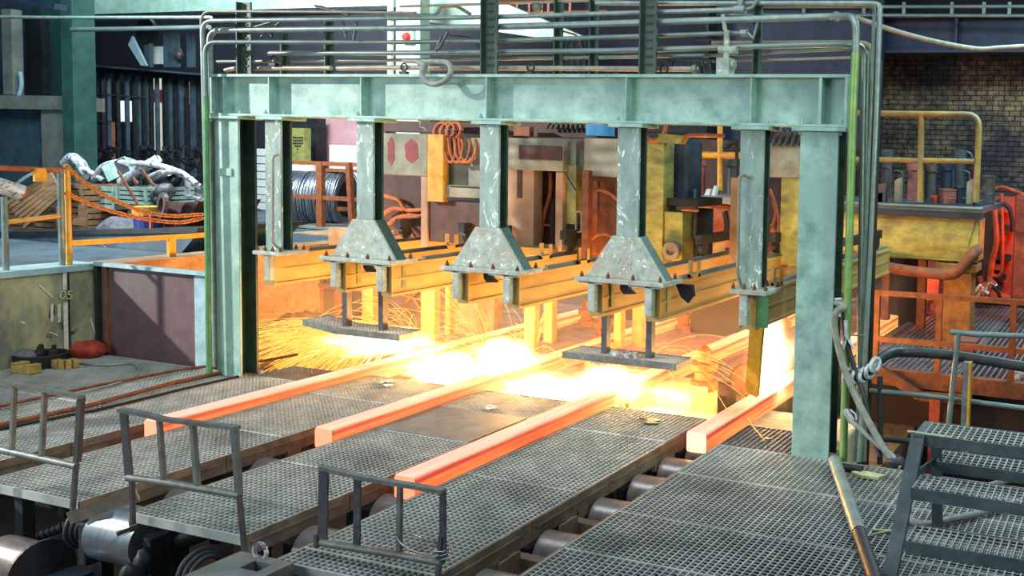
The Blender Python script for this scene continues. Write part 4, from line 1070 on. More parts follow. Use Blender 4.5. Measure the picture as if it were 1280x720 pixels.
# ================================================================== REAR RIGHT: GRATED FLOOR, ORANGE RAIL, OLIVE BEAM
RD = thing('rear_grating_floor', 'dark floor of coarse gratings beyond the orange railing at right', 'floor grating', (-1, 16, 0))
xs = (-3.65, -2.35, -1.05, .3); ys = (12.8, 15.0, 17.2, 19.6)
for i in range(3):
    for j in range(3):
        grating(RD, xs[i], xs[i+1], ys[j], ys[j+1], 'grate_dark' , .085, .11, .022, RNG.uniform(-.004, .004), 'grating_panel', .03)
MB().box(-3.72, .35, 12.79, 19.7, -.3, -.2).build('underfloor', M['black'], RD)
t = thing('orange_railing', 'orange pipe railing along the kerb of the rear grated floor', 'railing', (-2.4, 12.7, 0))
for x0, y0, x1, y1, nm in ((1094, 365.5, 1300, 379.5, 'top_rail'), (1094, 423, 1300, 441, 'middle_rail')):
    a, b = at(x0, y0, 12.7), at(x1, y1, 12.7); MB().bar(a, b, .07, .07).build(nm, M['orange_rail'], t)
for x in (1097, 1175, 1268):
    p = at(x, 372, 12.7); MB().box(p.x-.04, p.x+.04, 12.66, 12.74, -.1, 1.12).build('post', M['orange_rail'], t)
for k, (x0, y0, x1, y1) in enumerate(((1100, 462, 1150, 495), (1150, 495, 1215, 500))):
    single(MB().bar(at(x0, y0, 12.5), at(x1, y1, 12.5), .1, .12), 'kerb_brace', M['rust'], ('slanting' if k == 0 else 'level') + ' rusty brace under the orange kerb', 'brace', 'braces under the orange kerb')
X0, X1, z0, z1 = rect(1163, 500, 1176, 540, 12.4)
single(MB().box(X0, X1, 12.3, 12.5, -1.5, -.2), 'kerb_prop', M['red_hot'], 'short red lead prop standing under the orange kerb', 'prop')
single(MB().box(at(1218, 1, 14).x, at(1236, 1, 14).x, 13.9, 14.2, -.05, .26).box(at(1216, 1, 14).x, at(1240, 1, 14).x, 13.86, 14.24, .26, .32), 'floor_bollard', M['drum_red'], 'small capped bollard on the dark rear grating', 'bollard')
single(lump(tuple(at(1275, 470, 13.0)), (.12, .1, .12), 17).tube(arc(at(1275, 470, 12.9), .12, 0, 6.2, (1, 0, 0), (0, 0, 1), 12), .02, 6), 'hose_bundle', M['foil'], 'little bundle of grey hose lying by the kerb at the right edge', 'hose')

# olive box beam on its rusty post, grey platform on top
YB2 = 15.5
t = thing('box_beam', 'olive painted box beam bearing the valve platform at right', 'beam', (-3.4, YB2, 1.3))
bx0 = -5.6; bx1 = at(1224, 300, YB2).x
MB().box(bx0, bx1, YB2, YB2+.55, 1.34, 2.06).build('beam_body', M['olive'], t, .02)
MB().prism([(bx1-.16, 2.06), (bx1-.06, 2.08), (bx1-.2, 1.5), (bx1-.3, 1.44), (bx1-.28, 1.6)], YB2-.02, YB2+.0).build('rolled_end', M['olive'], t)
MB().tube([(bx0, YB2-.01, 1.35), (bx1, YB2-.01, 1.35)], .03, 8).build('lower_lip', M['olive'], t)
t = thing('rusty_post', 'square rusty yellow post under the olive beam at right', 'post', (-2.8, YB2, 0))
X0, X1, z0, z1 = rect(1178, 345, 1213, 425, YB2-.1)
MB().box(X0, X1, YB2-.1, YB2+.35, -.1, 1.17).build('shaft', M['rust_post'], t, .01)
MB().box(X0-.14, X1+.08, YB2-.16, YB2+.4, 1.17, 1.30).build('cap', M['rust_post'], t, .01)
single(MB().tube(bend([at(1060, 318, 15.1), at(1095, 331, 15.1), at(1130, 338, 15.1), at(1185, 344, 15.1), at(1196, 341, 15.1), at(1217, 316, 15.2), at(1222, 312, 15.5)], .25, 6), .09, 12), 'drain_pipe', M['rust'], 'bent rusty pipe curving up in front of the olive beam end', 'pipe')
for (x0, x1, lab) in ((1104, 1113, 'left'), (1148, 1158, 'right')):
    X0, X1, z0, z1 = rect(x0, 322, x1, 400, 16.4)
    single(MB().box(X0, X1, 16.3, 16.45, -.1, 1.45), 'red_prop', M['rust'], 'slim rusty prop behind the rusty pipe, the ' + lab + ' one', 'prop', 'slim props behind the olive beam')
p = at(1128, 345, 17.2)
single(MB().lathe((p.x, 17.2, -.1), (0, 0, 1), [(0, .3), (1.3, .3), (1.45, .22), (1.45, 0)], 20), 'dark_vessel', M['black'], 'round dark vessel standing between the two slim props', 'vessel')
t = thing('valve_platform', 'long grey platform edge on top of the olive beam', 'platform', (-3.4, YB2, 2.2))
px1 = at(1229, 258, YB2-.15).x
MB().box(-5.6, px1, YB2-.2, YB2+2.2, 2.16, 2.25).build('platform_plate', M['trough'], t)
MB().box(-5.6, px1, YB2-.18, YB2-.1, 2.06, 2.16).build('edge_channel', M['navy'], t)
MB().tube([(-5.6, YB2-.2, 2.23), (px1, YB2-.2, 2.23)], .025, 8).build('edge_bead', M['pipe'], t)
# yellow railing on the platform
t = thing('yellow_railing', 'yellow tube railing with a rounded end on the valve platform', 'railing', (-3, YB2+.1, 2.3))
a, b, c = at(1060, 141.5, 15.6), at(1224, 143.5, 15.6), at(1220, 253, 15.6)
o = MB().tube(bend([a, b, c], .22, 6), .055, 10).build('hoop', M['dull_yellow'], t)
MB().tube([at(1060, 199, 15.6), at(1218, 202, 15.6)], .05, 10).build('middle_rail', M['dull_yellow'], t)
MB().tube([at(1152, 143, 15.6), at(1150, 253, 15.6)], .055, 10).build('post', M['dull_yellow'], t)
MB().bar(at(1060, 254, 15.6), at(1215, 257, 15.6), .03, .06).build('toe_board', M['navy'], t)
# drums, valves and pipes standing on the platform
def drum(x, y0, y1, hw, Y, mt, lab, rim=True, cat='drum'):
    p = at(x, y1, Y); r = abs(at(x+hw, y1, Y).x - p.x); h = at(x, y0, Y).z - 2.25
    pr = [(0, r*.95), (.03, r), (h*.33, r), (h*.36, r*1.04), (h*.4, r), (h-.05, r), (h-.03, r*1.06), (h, r*1.06), (h, r*.9), (h-.04, 0)] if rim else [(0, r), (h*.8, r), (h*.8, r*1.25), (h, r*1.25), (h, 0)]
    return single(MB().lathe((p.x, Y, 2.25), (0, 0, 1), pr, 22), 'drum' if rim else 'standpipe', M[mt], lab, cat, 'drums and standpipes on the valve platform')
drum(1184, 236, 256, 11, 15.95, 'drum_red', 'low brown drum at the middle of the valve platform')
drum(1202, 233, 256, 10.5, 16.1, 'cart_blue', 'slightly taller blue grey drum right of the brown one')
drum(1222, 238, 258, 9, 15.9, 'drum', 'small drum behind the rounded railing end')
drum(1234, 219, 256, 9, 16.6, 'drum', 'tall dark drum outside the railing end at right')
drum(1140, 203, 254, 6.5, 16.4, 'drum_red', 'red brown capped standpipe left of the railing post', False, 'standpipe')
drum(1162, 205, 254, 6.5, 16.6, 'drum', 'dark capped standpipe just right of the railing post', False, 'standpipe')
drum(1182, 203, 250, 6.5, 16.9, 'cart_blue', 'slim blue grey standpipe behind the brown drum', False, 'standpipe')
drum(1197, 187, 250, 7, 17.2, 'drum', 'tallest dark standpipe with a bent handle', False, 'standpipe')
drum(1107, 186, 250, 6.5, 17.2, 'drum', 'tall dark standpipe next to the gantry pipes', False, 'standpipe')
single(MB().tube(arc(at(1207, 198, 17.2), .12, -1.5, 1.6, (1, 0, 0), (0, 0, 1), 8), .025, 6), 'pipe_hoop', M['drum'], 'bent handle beside the tallest standpipe', 'handle')
for k, (x0, y0, x1, y1, lab) in enumerate(((1096, 241, 1104, 255, 'first pale valve block from the left on the platform edge'), (1110, 249, 1119, 256, 'low pale valve block second from the left'), (1119, 226, 1126, 254, 'upright grey valve block with a pale top'), (1156, 251, 1164, 257, 'tiny pale valve block at the railing post foot'), (1209, 228, 1216, 240, 'pale valve block between drum and railing end'), (1090, 233, 1108, 238, 'long flat valve bar behind the blocks'))):
    X0, X1, z0, z1 = rect(x0, y0, x1, y1, 15.75)
    single(MB().box(X0, X1, 15.7, 15.85, 2.25, z1).prism([(X0, z1), (X1, z1), (X1, z1+.06), (X0+.03, z1+.03)], 15.72, 15.83), 'valve_block', M['cart_grey' if k % 2 == 0 else 'drum'], lab, 'valve block', 'valve blocks on the platform')
X0, X1, z0, z1 = rect(1164, 244, 1172, 253, 15.9)
single(MB().box(X0, X1, 15.85, 16.0, 2.25, z1), 'lit_box', M['red_hot'], 'small orange red box left of the brown drum', 'box')
for k, x in enumerate((1095, 1113, 1128, 1170, 1191, 1212)):
    a, b = at(x, 250, 17.0), at(x, 205+5*(k % 3), 17.0)
    single(MB().tube(bend([a, b, b+Vector((-.15, 0, 0.02))], .06), .02, 6), 'thin_conduit', M['drum'], ('first', 'second', 'third', 'fourth', 'fifth', 'sixth')[k] + ' from the left of the thin bent conduits behind the standpipes', 'conduit', 'thin conduits on the valve platform')
# red glowing machinery at the far right
t = thing('withdrawal_machine', 'red lit machine frame at the far right under the bricks', 'machine', tuple(at(1262, 380, 18.5)))
for (x0, y0, x1, y1, Y, mt) in ((1268, 244, 1290, 374, 17.6, 'red_hot'), (1240, 246, 1266, 372, 19.2, 'red_hot'), (1228, 262, 1242, 350, 18.8, 'black')):
    X0, X1, z0, z1 = rect(x0, y0, x1, y1, Y); MB().box(X0, X1, Y, Y+.4, z0, z1).build('frame_plate', M[mt], t)
for (pts, r) in (([(1252, 242), (1253, 300), (1251, 342), (1235, 342)], .035), ([(1243, 262), (1246, 300), (1240, 330), (1236, 365)], .06), ([(1225, 345), (1232, 372), (1238, 350)], .05), ([(1246, 250), (1262, 262), (1266, 290)], .04), ([(1225, 352), (1245, 362), (1252, 380)], .04)):
    MB().tube(smooth_path([at(x, y, 18.3) for x, y in pts]), r, 8).build('red_pipe', M['red_hot' if r != .04 else 'black'], t)
for k in range(9):
    p = at(1250+RNG.uniform(-6, 12), 262+k*12, 19.0); MB().box(p.x-.14, p.x+.12, 18.9, 19.15, p.z-.05, p.z+.06).build('roll_block', M['red_hot' if k % 3 == 0 else 'black'], t)
single(MB().tube(smooth_path([at(1242, 236, 18.5), at(1255, 234, 18.5), at(1280, 243, 18.5)]), .035, 6), 'red_hose', M['red_hot'], 'thin red hose above the red lit machine frame', 'hose')
for k in range(6):
    x0, y0 = 1216+RNG.uniform(0, 26), 352+RNG.uniform(0, 22)
    single(MB().tube(smooth_path([at(x0-6, y0+8, 17.4), at(x0, y0-2, 17.4), at(x0+8, y0+3, 17.4)]), .04, 6), 'red_link', M['red_hot' if k % 2 else 'foil'], ('first', 'second', 'third', 'fourth', 'fifth', 'sixth')[k]+' small bent link tangled at the foot of the red machine', 'link', 'links at the foot of the red machine')
# housing where the fourth strand comes out
t = thing('strand_guide', 'red glowing guide housing at the far end of the fourth strand', 'machine', (-4.25, 18.7, 0))
for (x0, x1) in ((-4.75, -4.42), (-4.02, -3.7)): MB().box(x0, x1, 18.6, 19.0, -.1, .6).build('side_frame', M['red_hot'], t)
MB().box(-4.75, -3.7, 18.7, 19.0, .55, 1.05).build('top_frame', M['black'], t)
for x in (-4.5, -3.9): MB().lathe((x, 18.3, -.1), (0, 0, 1), [(0, .2), (.08, .2), (.08, .1), (.26, .1), (.26, .16), (.34, .16), (.34, 0)], 14).build('guide_roll', M['red_hot'], t)
single(MB().cyl((-5.6, 19.6, 1.2), (-2.6, 19.6, 1.2), .5, 20), 'dark_cylinder', M['black'], 'big dark horizontal cylinder behind the strand guide', 'cylinder')
# guide spools along the strands
def spool(X, Y, s, label):
    pr = [(-.1, .17), (.02, .17), (.04, .12), (.13, .12), (.16, .17), (.24, .17), (.26, .09), (.40, .085), (.44, .05), (.46, 0)]
    return single(MB().lathe((X, Y, 0), (0, 0, 1), [(h*s, r*s) for h, r in pr], 16), 'guide_spool', M['rust_orange'], label, 'spool', 'guide spools beside the strands')
spool(-5.28, 11.1, 1.05, 'large guide spool right of the third strand cut, nearest of the spools')
spool(-7.36, 14.6, .85, 'guide spool right of the second strand, nearer of its pair')
spool(-7.36, 17.4, .85, 'guide spool right of the second strand, farther of its pair')
spool(-6.42, 14.7, .85, 'guide spool left of the third strand beyond the right plain post')
spool(-5.55, 14.7, .85, 'guide spool right of the third strand beside the leaning prop')
spool(-9.05, 14.2, .85, 'guide spool right of the first strand beyond the bright flame')
spool(-8.1, 13.2, .85, 'guide spool left of the second strand above its flame')
for k, (X, Y) in enumerate(((-5.55, 16.0), (-5.55, 17.3))):
    single(MB().box(X-.07, X+.07, Y-.05, Y+.05, -.12, .42), 'guide_post', M['rust_orange'], 'small square guide post right of the third strand, ' + ('nearer', 'farther')[k], 'post', 'guide posts')
# low machinery boxes between third and fourth strands
t = thing('gear_box', 'orange lit gear housing between the third spool and the fourth strand', 'machine', (-5.0, 11.9, -.2))
MB().box(-5.0, -4.5, 11.5, 12.6, -.4, .02).build('housing', M['rear_floor'], t, .02)
MB().lathe((-4.85, 11.55, -.02), (0, -1, 0), [(0, .22), (.04, .24), (.1, .2), (.12, 0)], 18).build('wheel', M['rust'], t)
single(MB().tube([on_z(958, 498, 0.0)+Vector((0, 0, .02)), at(938, 502, 10.3), at(925, 515, 10.3)], .03, 6), 'bent_rod', M['slag'], 'bent slaggy rod sticking out between spool and fourth strand', 'rod')

# ================================================================== TORCH CARRIAGES ON THE BEAMS
def panel(t, name, x0, y0, x1, y1, Y, d, mat, bevel=.008):
    X0, X1, z0, z1 = rect(x0, y0, x1, y1, Y)
    return MB().box(X0, X1, Y, Y+d, z0, z1).build(name, M[mat], t, bevel)
def hose(t, pts, Y, r, mat='hose_orange', name='hose'):
    return MB().tube(smooth_path([at(p[0], p[1], p[2] if len(p) > 2 else Y) for p in pts]), r, 8).build(name, M[mat], t)
def wheels(t, xs, Y0, Y1):
    for x in xs:
        for y in (Y0, Y1): MB().cyl((x-.03, y, 1.74), (x+.03, y, 1.74), .1, 16).build('wheel', M['dark'], t)
        MB().box(x-.05, x+.05, Y0-.15, Y1+.15, 1.80, 1.92).build('sole_bar', M['dark'], t)

YC = 10.9
t = thing('torch_carriage', 'torch carriage with a yellow mast between the first two flared posts', 'carriage', (-9.45, 11.4, 1.64), 'torch carriages on the beams')
wheels(t, (-10.03, -8.92), 10.95, 12.6)
o = panel(t, 'control_panel', 478, 167, 534, 219, YC, .25, 'cart_grey')
for (x0, y0, x1, y1) in ((484, 172, 494, 206), (505, 175, 524, 203)):
    p = at((x0+x1)/2, (y0+y1)/2, YC); a = (x1-x0)*.0058; b = (y1-y0)*.0056
    MB().add([(p.x+a*math.cos(i*.5236)*(1+.15*(i % 3)), YC-.004, p.z+b*math.sin(i*.5236)*(1+.12*(i % 2))) for i in range(12)], [tuple(range(12))]).build('red_mark', M['cart_red'], sub(o, t))
panel(t, 'mast', 534, 168, 554, 252, YC-.05, .12, 'yellow')
panel(t, 'slim_post', 526, 219, 534, 310, YC+.02, .1, 'cart_tan')
panel(t, 'side_panel', 554, 172, 604, 236, YC+.15, .15, 'cart_grey')
panel(t, 'ledge', 554, 232, 604, 247, YC+.0, .2, 'cart_grey')
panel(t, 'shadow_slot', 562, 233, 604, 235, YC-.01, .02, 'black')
panel(t, 'lower_box', 534, 252, 604, 304, YC+.05, .8, 'cart_dark')
panel(t, 'lower_recess', 478, 219, 527, 313, YC+.5, .4, 'cart_dark')
panel(t, 'top_beam', 476, 152, 604, 166, YC+.3, .3, 'cart_dark')
for k, (x0, r0) in enumerate(((560, 10), (567, 13), (574, 15), (580, 14))):
    hose(t, [(x0-6, 172), (x0-4, 190), (x0+2, 202), (x0+8+k, 198), (x0+10+k*2, 182), (x0+8+k*2, 174)], YC-.02, .022)
for pts in ([(478, 244), (498, 250), (508, 262), (530, 262)], [(478, 268), (492, 260), (505, 262)], [(484, 282), (496, 272), (512, 270), (530, 276)], [(500, 276), (512, 288), (520, 300)], [(486, 300), (505, 296), (524, 304)], [(510, 268), (524, 270), (530, 268)]):
    hose(t, pts, YC+.4, .03)
for k in range(3):
    p = at(552+k*8, 164, YC+.1); MB().tube(arc(p, .12, 0, 6.2, (1, 0, 0), (0, .3, 1), 14), .03, 8).build('cable_loop', M['hose_orange'], t)

t = thing('torch_carriage', 'torch carriage with pale tanned panels between the middle and third flared posts', 'carriage', (-7.7, 11.2, 1.64), 'torch carriages on the beams')
wheels(t, (-8.24, -7.16), 10.8, 12.6)
panel(t, 'head_panel', 634, 173, 704, 213, YC, .3, 'cart_grey')
panel(t, 'dark_streak', 648, 182, 702, 200, YC-.02, .02, 'cart_dark')
panel(t, 'tan_panel', 630, 207, 667, 318, YC+.05, .2, 'cart_tan')
panel(t, 'slot', 646, 212, 652, 248, YC+.03, .03, 'cart_dark')
panel(t, 'tray', 640, 309, 690, 320, YC-.1, .5, 'beam')
panel(t, 'dark_bay', 667, 213, 692, 310, YC+.4, .2, 'cart_dark')
panel(t, 'pink_post', 694, 215, 703, 314, YC+.02, .1, 'cart_tan')
panel(t, 'olive_panel', 705, 207, 720, 280, YC+.1, .2, 'olive')
panel(t, 'upper_olive_panel', 705, 175, 720, 207, YC+.15, .2, 'cart_grey')
panel(t, 'dark_cabinet', 690, 207, 730, 330, YC+.45, .4, 'black')
hose(t, [(688, 216), (688, 240), (680, 270), (676, 300)], YC+.35, .03)
hose(t, [(672, 290), (680, 282), (688, 282)], YC+.35, .02)
hose(t, [(706, 215), (712, 226), (720, 238)], YC-.0, .012, 'hose_dark')
MB().tube(bend([at(720, 288, YC), at(720, 264, YC), at(727, 264, YC), at(727, 290, YC), at(720, 290, YC)], .05), .015, 6).build('loop_handle', M['pipe_tan'], t)
panel(t, 'orange_post', 727, 213, 735, 332, YC-.1, .1, 'orange_rail')
panel(t, 'right_head', 730, 173, 776, 221, YC+.1, .25, 'cart_grey')
panel(t, 'right_bay', 735, 221, 776, 335, YC+.3, .2, 'rust')
panel(t, 'right_bay_post', 740, 226, 746, 318, YC+.25, .06, 'orange_rail')
hose(t, [(738, 236), (750, 238), (762, 242), (772, 250)], YC+.1, .022)
hose(t, [(736, 302), (746, 294), (758, 293), (770, 298)], YC+.1, .022)
o = panel(t, 'blue_panel', 732, 155, 764, 170, YC+.4, .1, 'bright_blue')
panel(t, 'top_beam', 634, 154, 776, 172, YC+.55, .3, 'cart_dark')
for k in range(7):
    p = at(690+k*6, 160, YC+.45); MB().tube(arc(p, .08, 0, 3.3, (1, 0, 0), (0, .3, 1), 8), .02, 6).build('cable_loop', M['hose_dark'], t)
panel(t, 'orange_bracket', 642, 158, 662, 170, YC+.3, .1, 'orange_rail')

YD = 11.3
t = thing('torch_carriage', 'torch carriage with a dark blue cylinder and olive post right of the third flared post', 'carriage', (-5.95, 11.6, 1.64), 'torch carriages on the beams')
wheels(t, (-6.48, -5.43), 11.3, 12.8)
panel(t, 'olive_post', 806, 175, 829, 330, YD, .3, 'olive')
p0, p1 = at(850, 178, YD+.5), at(850, 250, YD+.5); r = abs(at(871, 210, YD+.5).x-p0.x)
MB().lathe((p0.x, YD+.6, p1.z), (0, 0, 1), [(0, r), (p0.z-p1.z, r), (p0.z-p1.z+.05, r*.8), (p0.z-p1.z+.05, 0)], 24).build('cylinder', M['cart_blue'], t)
panel(t, 'base_shelf', 829, 248, 872, 258, YD+.1, .8, 'black')
panel(t, 'olive_box', 830, 265, 853, 325, YD+.05, .5, 'olive')
MB().lathe(at(842, 313, YD+.05), (0, -1, 0), [(0, .12), (.06, .13), (.1, .12), (.1, .06), (.07, .05), (.07, 0)], 18).build('round_flange', M['cart_grey'], t)
panel(t, 'dark_bay', 853, 262, 872, 332, YD+.4, .5, 'black')
panel(t, 'slim_edge', 866, 236, 870, 298, YD+.3, .06, 'drum')
b = MB().prism([(at(826, 178, YD).x, at(826, 178, YD).z), (at(852, 180, YD).x, at(852, 180, YD).z), (at(858, 170, YD).x, at(858, 170, YD).z), (at(828, 167, YD).x, at(828, 167, YD).z)], YD-.1, YD+.1).build('top_shoe', M['olive'], t)
MB().tube(bend([at(852, 178, YD), at(858, 169, YD), at(905, 170, YD)], .05), .03, 8).build('top_tube', M['orange_rail'], t)
MB().tube(arc(at(818, 160, YD), .17, 2.2, 6.5, (1, 0, 0), (0, .2, 1), 14), .03, 8).build('cable_loop', M['hose_orange'], t)
MB().lathe(at(852, 250+12, YD+.02), (1, 0, 0), [(0, .02), (.25, .02)], 8).build('orange_rod', M['orange_rail'], t)
panel(t, 'top_beam', 800, 150, 872, 166, YD+.8, .3, 'black')

YE = 12.2
t = thing('torch_carriage', 'torch carriage of olive and grey panels between the two right posts', 'carriage', (-4.2, 12.4, 1.64), 'torch carriages on the beams')
wheels(t, (-4.74, -3.68), 12.2, 13.6)
panel(t, 'brown_upright', 912, 222, 926, 350, 11.2, .12, 'rust_post')
panel(t, 'grey_head', 962, 180, 1006, 222, YE, .3, 'cart_grey')
panel(t, 'olive_panel', 975, 222, 1006, 332, YE+.05, .3, 'olive')
panel(t, 'dark_bay', 952, 222, 975, 332, YE+.5, .3, 'cart_dark')
for pts in ([(962, 236), (970, 262), (964, 290)], [(966, 250), (974, 280), (968, 310)], [(964, 280), (970, 300), (966, 325)]): hose(t, pts, YE+.3, .025)
panel(t, 'top_beam', 955, 162, 1010, 182, YE+.2, .3, 'black')
for k in range(5): hose(t, [(966+k*8, 182), (970+k*8, 170), (978+k*7, 164)], YE-.05, .03, 'hose_dark')

# --- between third and fourth carriages: landing with yellow rail and an orange sheet, far off
YG = 14.6
t = thing('orange_tank', 'orange lit sheet metal tank under the far landing', 'tank', (-6.2, YG, 0))
panel(t, 'tank_front', 868, 256, 930, 309, YG, .4, 'orange_rail')
panel(t, 'landing_edge', 868, 246, 930, 255, YG-.2, 1.2, 'plate')
MB().box(rect(868, 318, 930, 338, YG)[0], rect(868, 318, 930, 338, YG)[1], YG-.1, YG+.5, -.1, at(900, 316, YG).z).build('dark_base', M['black'], t)
lz = rect(868, 246, 930, 255, YG-.2)[3]
MB().tube([at(906, 264, YG-.1), at(909, 280, YG-.1), at(908, 300, YG-.1)], .05, 6).build('latch', M['black'], t)
t = thing('landing_rail', 'yellow lit railing on the far landing right of the third flared post', 'railing', (-6.2, 14.9, 2.3))
MB().tube([at(866, 193, 14.9), at(930, 195, 14.9)], .06, 8).build('rail', M['yellow'], t)
MB().tube([at(900, 150, 14.9), at(900, 238, 14.9)], .05, 8).build('post', M['yellow'], t)
for (x, y0, w, mt, lab) in ((876, 198, 6, 'drum_red', 'pale brown standpipe on the far landing under the yellow railing'), (914, 198, 7, 'drum', 'grey capped standpipe on the far landing by the right plain post')):
    p = at(x, 246, 15.4); r = abs(at(x+w, 246, 15.4).x-p.x); h = at(x, y0, 15.4).z-lz
    single(MB().lathe((p.x, 15.4, lz), (0, 0, 1), [(0, r*.8), (h*.75, r*.8), (h*.8, r*1.3), (h, r*1.3), (h, 0)], 16), 'standpipe', M[mt], lab, 'standpipe')
for k, (x0, y0, x1, y1) in enumerate(((881, 236, 890, 246), (890, 232, 897, 246))):
    X0, X1, z0, z1 = rect(x0, y0, x1, y1, 14.8)
    single(MB().prism([(X0, z0), (X1-.03, z0), (X1, z1), (X0+.06, z1)], 14.75, 14.85), 'tilted_card', M['white'], 'small pale tilted card on the far landing edge, ' + ('left one' if k == 0 else 'right one'), 'card', 'cards on the far landing')
single(MB().tube([at(921, 181, 14.75), at(921, 247, 14.75)], .03, 6).tube(smooth_path([at(905, 186, 14.6), at(914, 178, 14.6), at(922, 178, 14.6)]), .05, 6).tube([at(905, 187, 14.6), at(924, 186, 14.6)], .04, 6), 'far_hook', M['black'], 'dark hook shape against the bricks beside the right plain post', 'hook')
# dark plant behind the carriages
struct(MB().box(-22, -7.6, 19.0, 19.4, -.1, 3.3), 'wall_plant', M['cart_dark'])
for k, (x0, y0, x1, y1, Y, mt, lab) in enumerate(((604, 150, 640, 330, 15.5, 'black', 'tall dark cabinet behind the middle flared post'), (700, 150, 735, 340, 16.0, 'drum', 'tall grey cabinet far behind the second torch carriage'), (770, 150, 830, 330, 15.0, 'black', 'dark cabinet behind the third flared post'))):
    X0, X1, z0, z1 = rect(x0, y0, x1, y1, Y)
    single(MB().box(X0, X1, Y, Y+.5, -.1, z1), 'plant_cabinet', M[mt], lab, 'cabinet', 'cabinets behind the torch carriages', .02)
# posts below the beams at the rear, lit yellow
for k, (x0, x1, y0, y1, Y, lab) in enumerate(((452, 466, 362, 440, 12.2, 'broad yellow lit prop in the pit under the second beam'), (526, 543, 350, 430, 12.0, 'broad yellow lit prop right of the first hanging step'), (556, 562, 350, 420, 12.4, 'thin yellow lit rod beside the first flame'), (655, 668, 385, 440, 12.0, 'yellow lit prop behind the second flame'), (679, 690, 380, 440, 12.6, 'yellow lit prop right of the second flame'), (767, 776, 375, 432, 12.6, 'yellow lit prop between the bars of the straight step, left one'), (790, 802, 375, 432, 12.9, 'yellow lit prop between the bars of the straight step, right one'))):
    X0, X1, z0, z1 = rect(x0, y0, x1, y1, Y)
    single(MB().box(X0, X1, Y, Y+.14, -.3, 1.22), 'beam_prop', M['beam'], lab, 'prop', 'props under the carriage beams', .01)
# struts and red brown screen behind the first hanging step
t = thing('pit_screen', 'red brown sheet screen with orange struts behind the first hanging step', 'screen', (-12, 13, 0))
panel(t, 'sheet', 402, 342, 556, 424, 12.7, .03, 'cart_dark', 0)
for (x0, x1) in ((395, 401), (418, 423), (466, 473), (477, 482)): panel(t, 'strut', x0, 345, x1, 415, 12.62, .06, 'orange_rail', 0)
panel(t, 'cross_strut', 396, 358, 480, 364, 12.6, .05, 'orange_rail', 0)
for (a, b) in (((508, 378), (524, 362)), ((508, 362), (526, 384))): MB().bar(at(*a, 12.66), at(*b, 12.66), .04, .04).build('brace', M['orange_rail'], t)

# ================================================================== WIRE COILS ON THE ORANGE RACK
YW = 15.6
t = thing('coil_rack', 'orange steel rack holding wire coils left of the first flared post', 'rack', tuple(at(400, 295, YW)))
panel(t, 'top_rail', 362, 202, 448, 207, YW-.4, .1, 'orange_rail', 0)
panel(t, 'middle_rail', 362, 245, 452, 250, YW-.4, .1, 'orange_rail', 0)
panel(t, 'lower_shelf', 362, 284, 440, 295, YW-.4, 1.6, 'orange_rail', 0)
panel(t, 'shelf_top', 362, 284, 440, 286.5, YW-.45, 1.7, 'plate', 0)
panel(t, 'post', 395, 203, 402, 310, YW-.42, .1, 'orange_rail', 0)
MB().bar(at(436, 203, YW-.42), at(443, 320, YW-.42), .1, .1).build('post', M['orange_rail'], t)
panel(t, 'inner_post', 401, 213, 405, 285, YW+.5, .08, 'rust', 0)
panel(t, 'inner_rail', 400, 211, 448, 215, YW+.5, .08, 'orange_rail', 0)
panel(t, 'inner_lower_rail', 404, 259, 448, 264, YW+.3, .08, 'orange_rail', 0)
for x in (390, 400): panel(t, 'foot', x, 295, x+7, 318, YW-.2, .1, 'orange_rail', 0)
def wire_coil(x0, x1, y0, y1, Y, lab, seed):
    r_ = random.Random(seed)
    a, b = at(x0, (y0+y1)/2, Y), at(x1, (y0+y1)/2, Y); R = abs(at(x0, y0, Y).z - at(x0, y1, Y).z)/2
    c = at((x0+x1)/2, (y0+y1)/2, Y)
    t = thing('wire_coil', lab, 'wire coil', (c.x, Y, c.z-R), 'coils of steel wire')
    ax = Vector((1, .35, 0)).normalized(); u = Vector((-.35, 1, 0)).normalized(); w = Vector((0, 0, 1))
    L_ = (b.x-a.x)
    MB().lathe(c-ax*L_*.48, ax, [(0, R*.55), (0, R*.93), (L_*.96, R*.93), (L_*.96, R*.5)], 26).build('coil_core', M['wire'], t)
    g = MB()
    for k in range(46):
        s = -L_/2 + L_*k/45; rr = R*(.95+r_.uniform(0, .06)); tilt = r_.uniform(-.12, .12); ph = r_.uniform(0, 6)
        pts = []
        for i in range(19):
            an = 2*math.pi*i/18; pts.append(c + ax*(s+tilt*R*.5*math.sin(an+ph)) + u*(rr*math.cos(an)) + w*(rr*math.sin(an)))
        g.tube(pts, .013, 4, False)
    g.build('wire_turns', M['wire'], t, kind='stuff')
    MB().lathe(c+ax*(L_*.47), ax, [(0, R*.62), (.02, R*.62), (.02, 0)], 22).build('coil_bore', M['black'], t)
wire_coil(362, 398, 214, 284, YW+.6, 'bright coil of steel wire at the left on the orange rack', 1)
wire_coil(403, 430, 213, 284, YW+.7, 'second coil of steel wire showing its dark bore', 2)
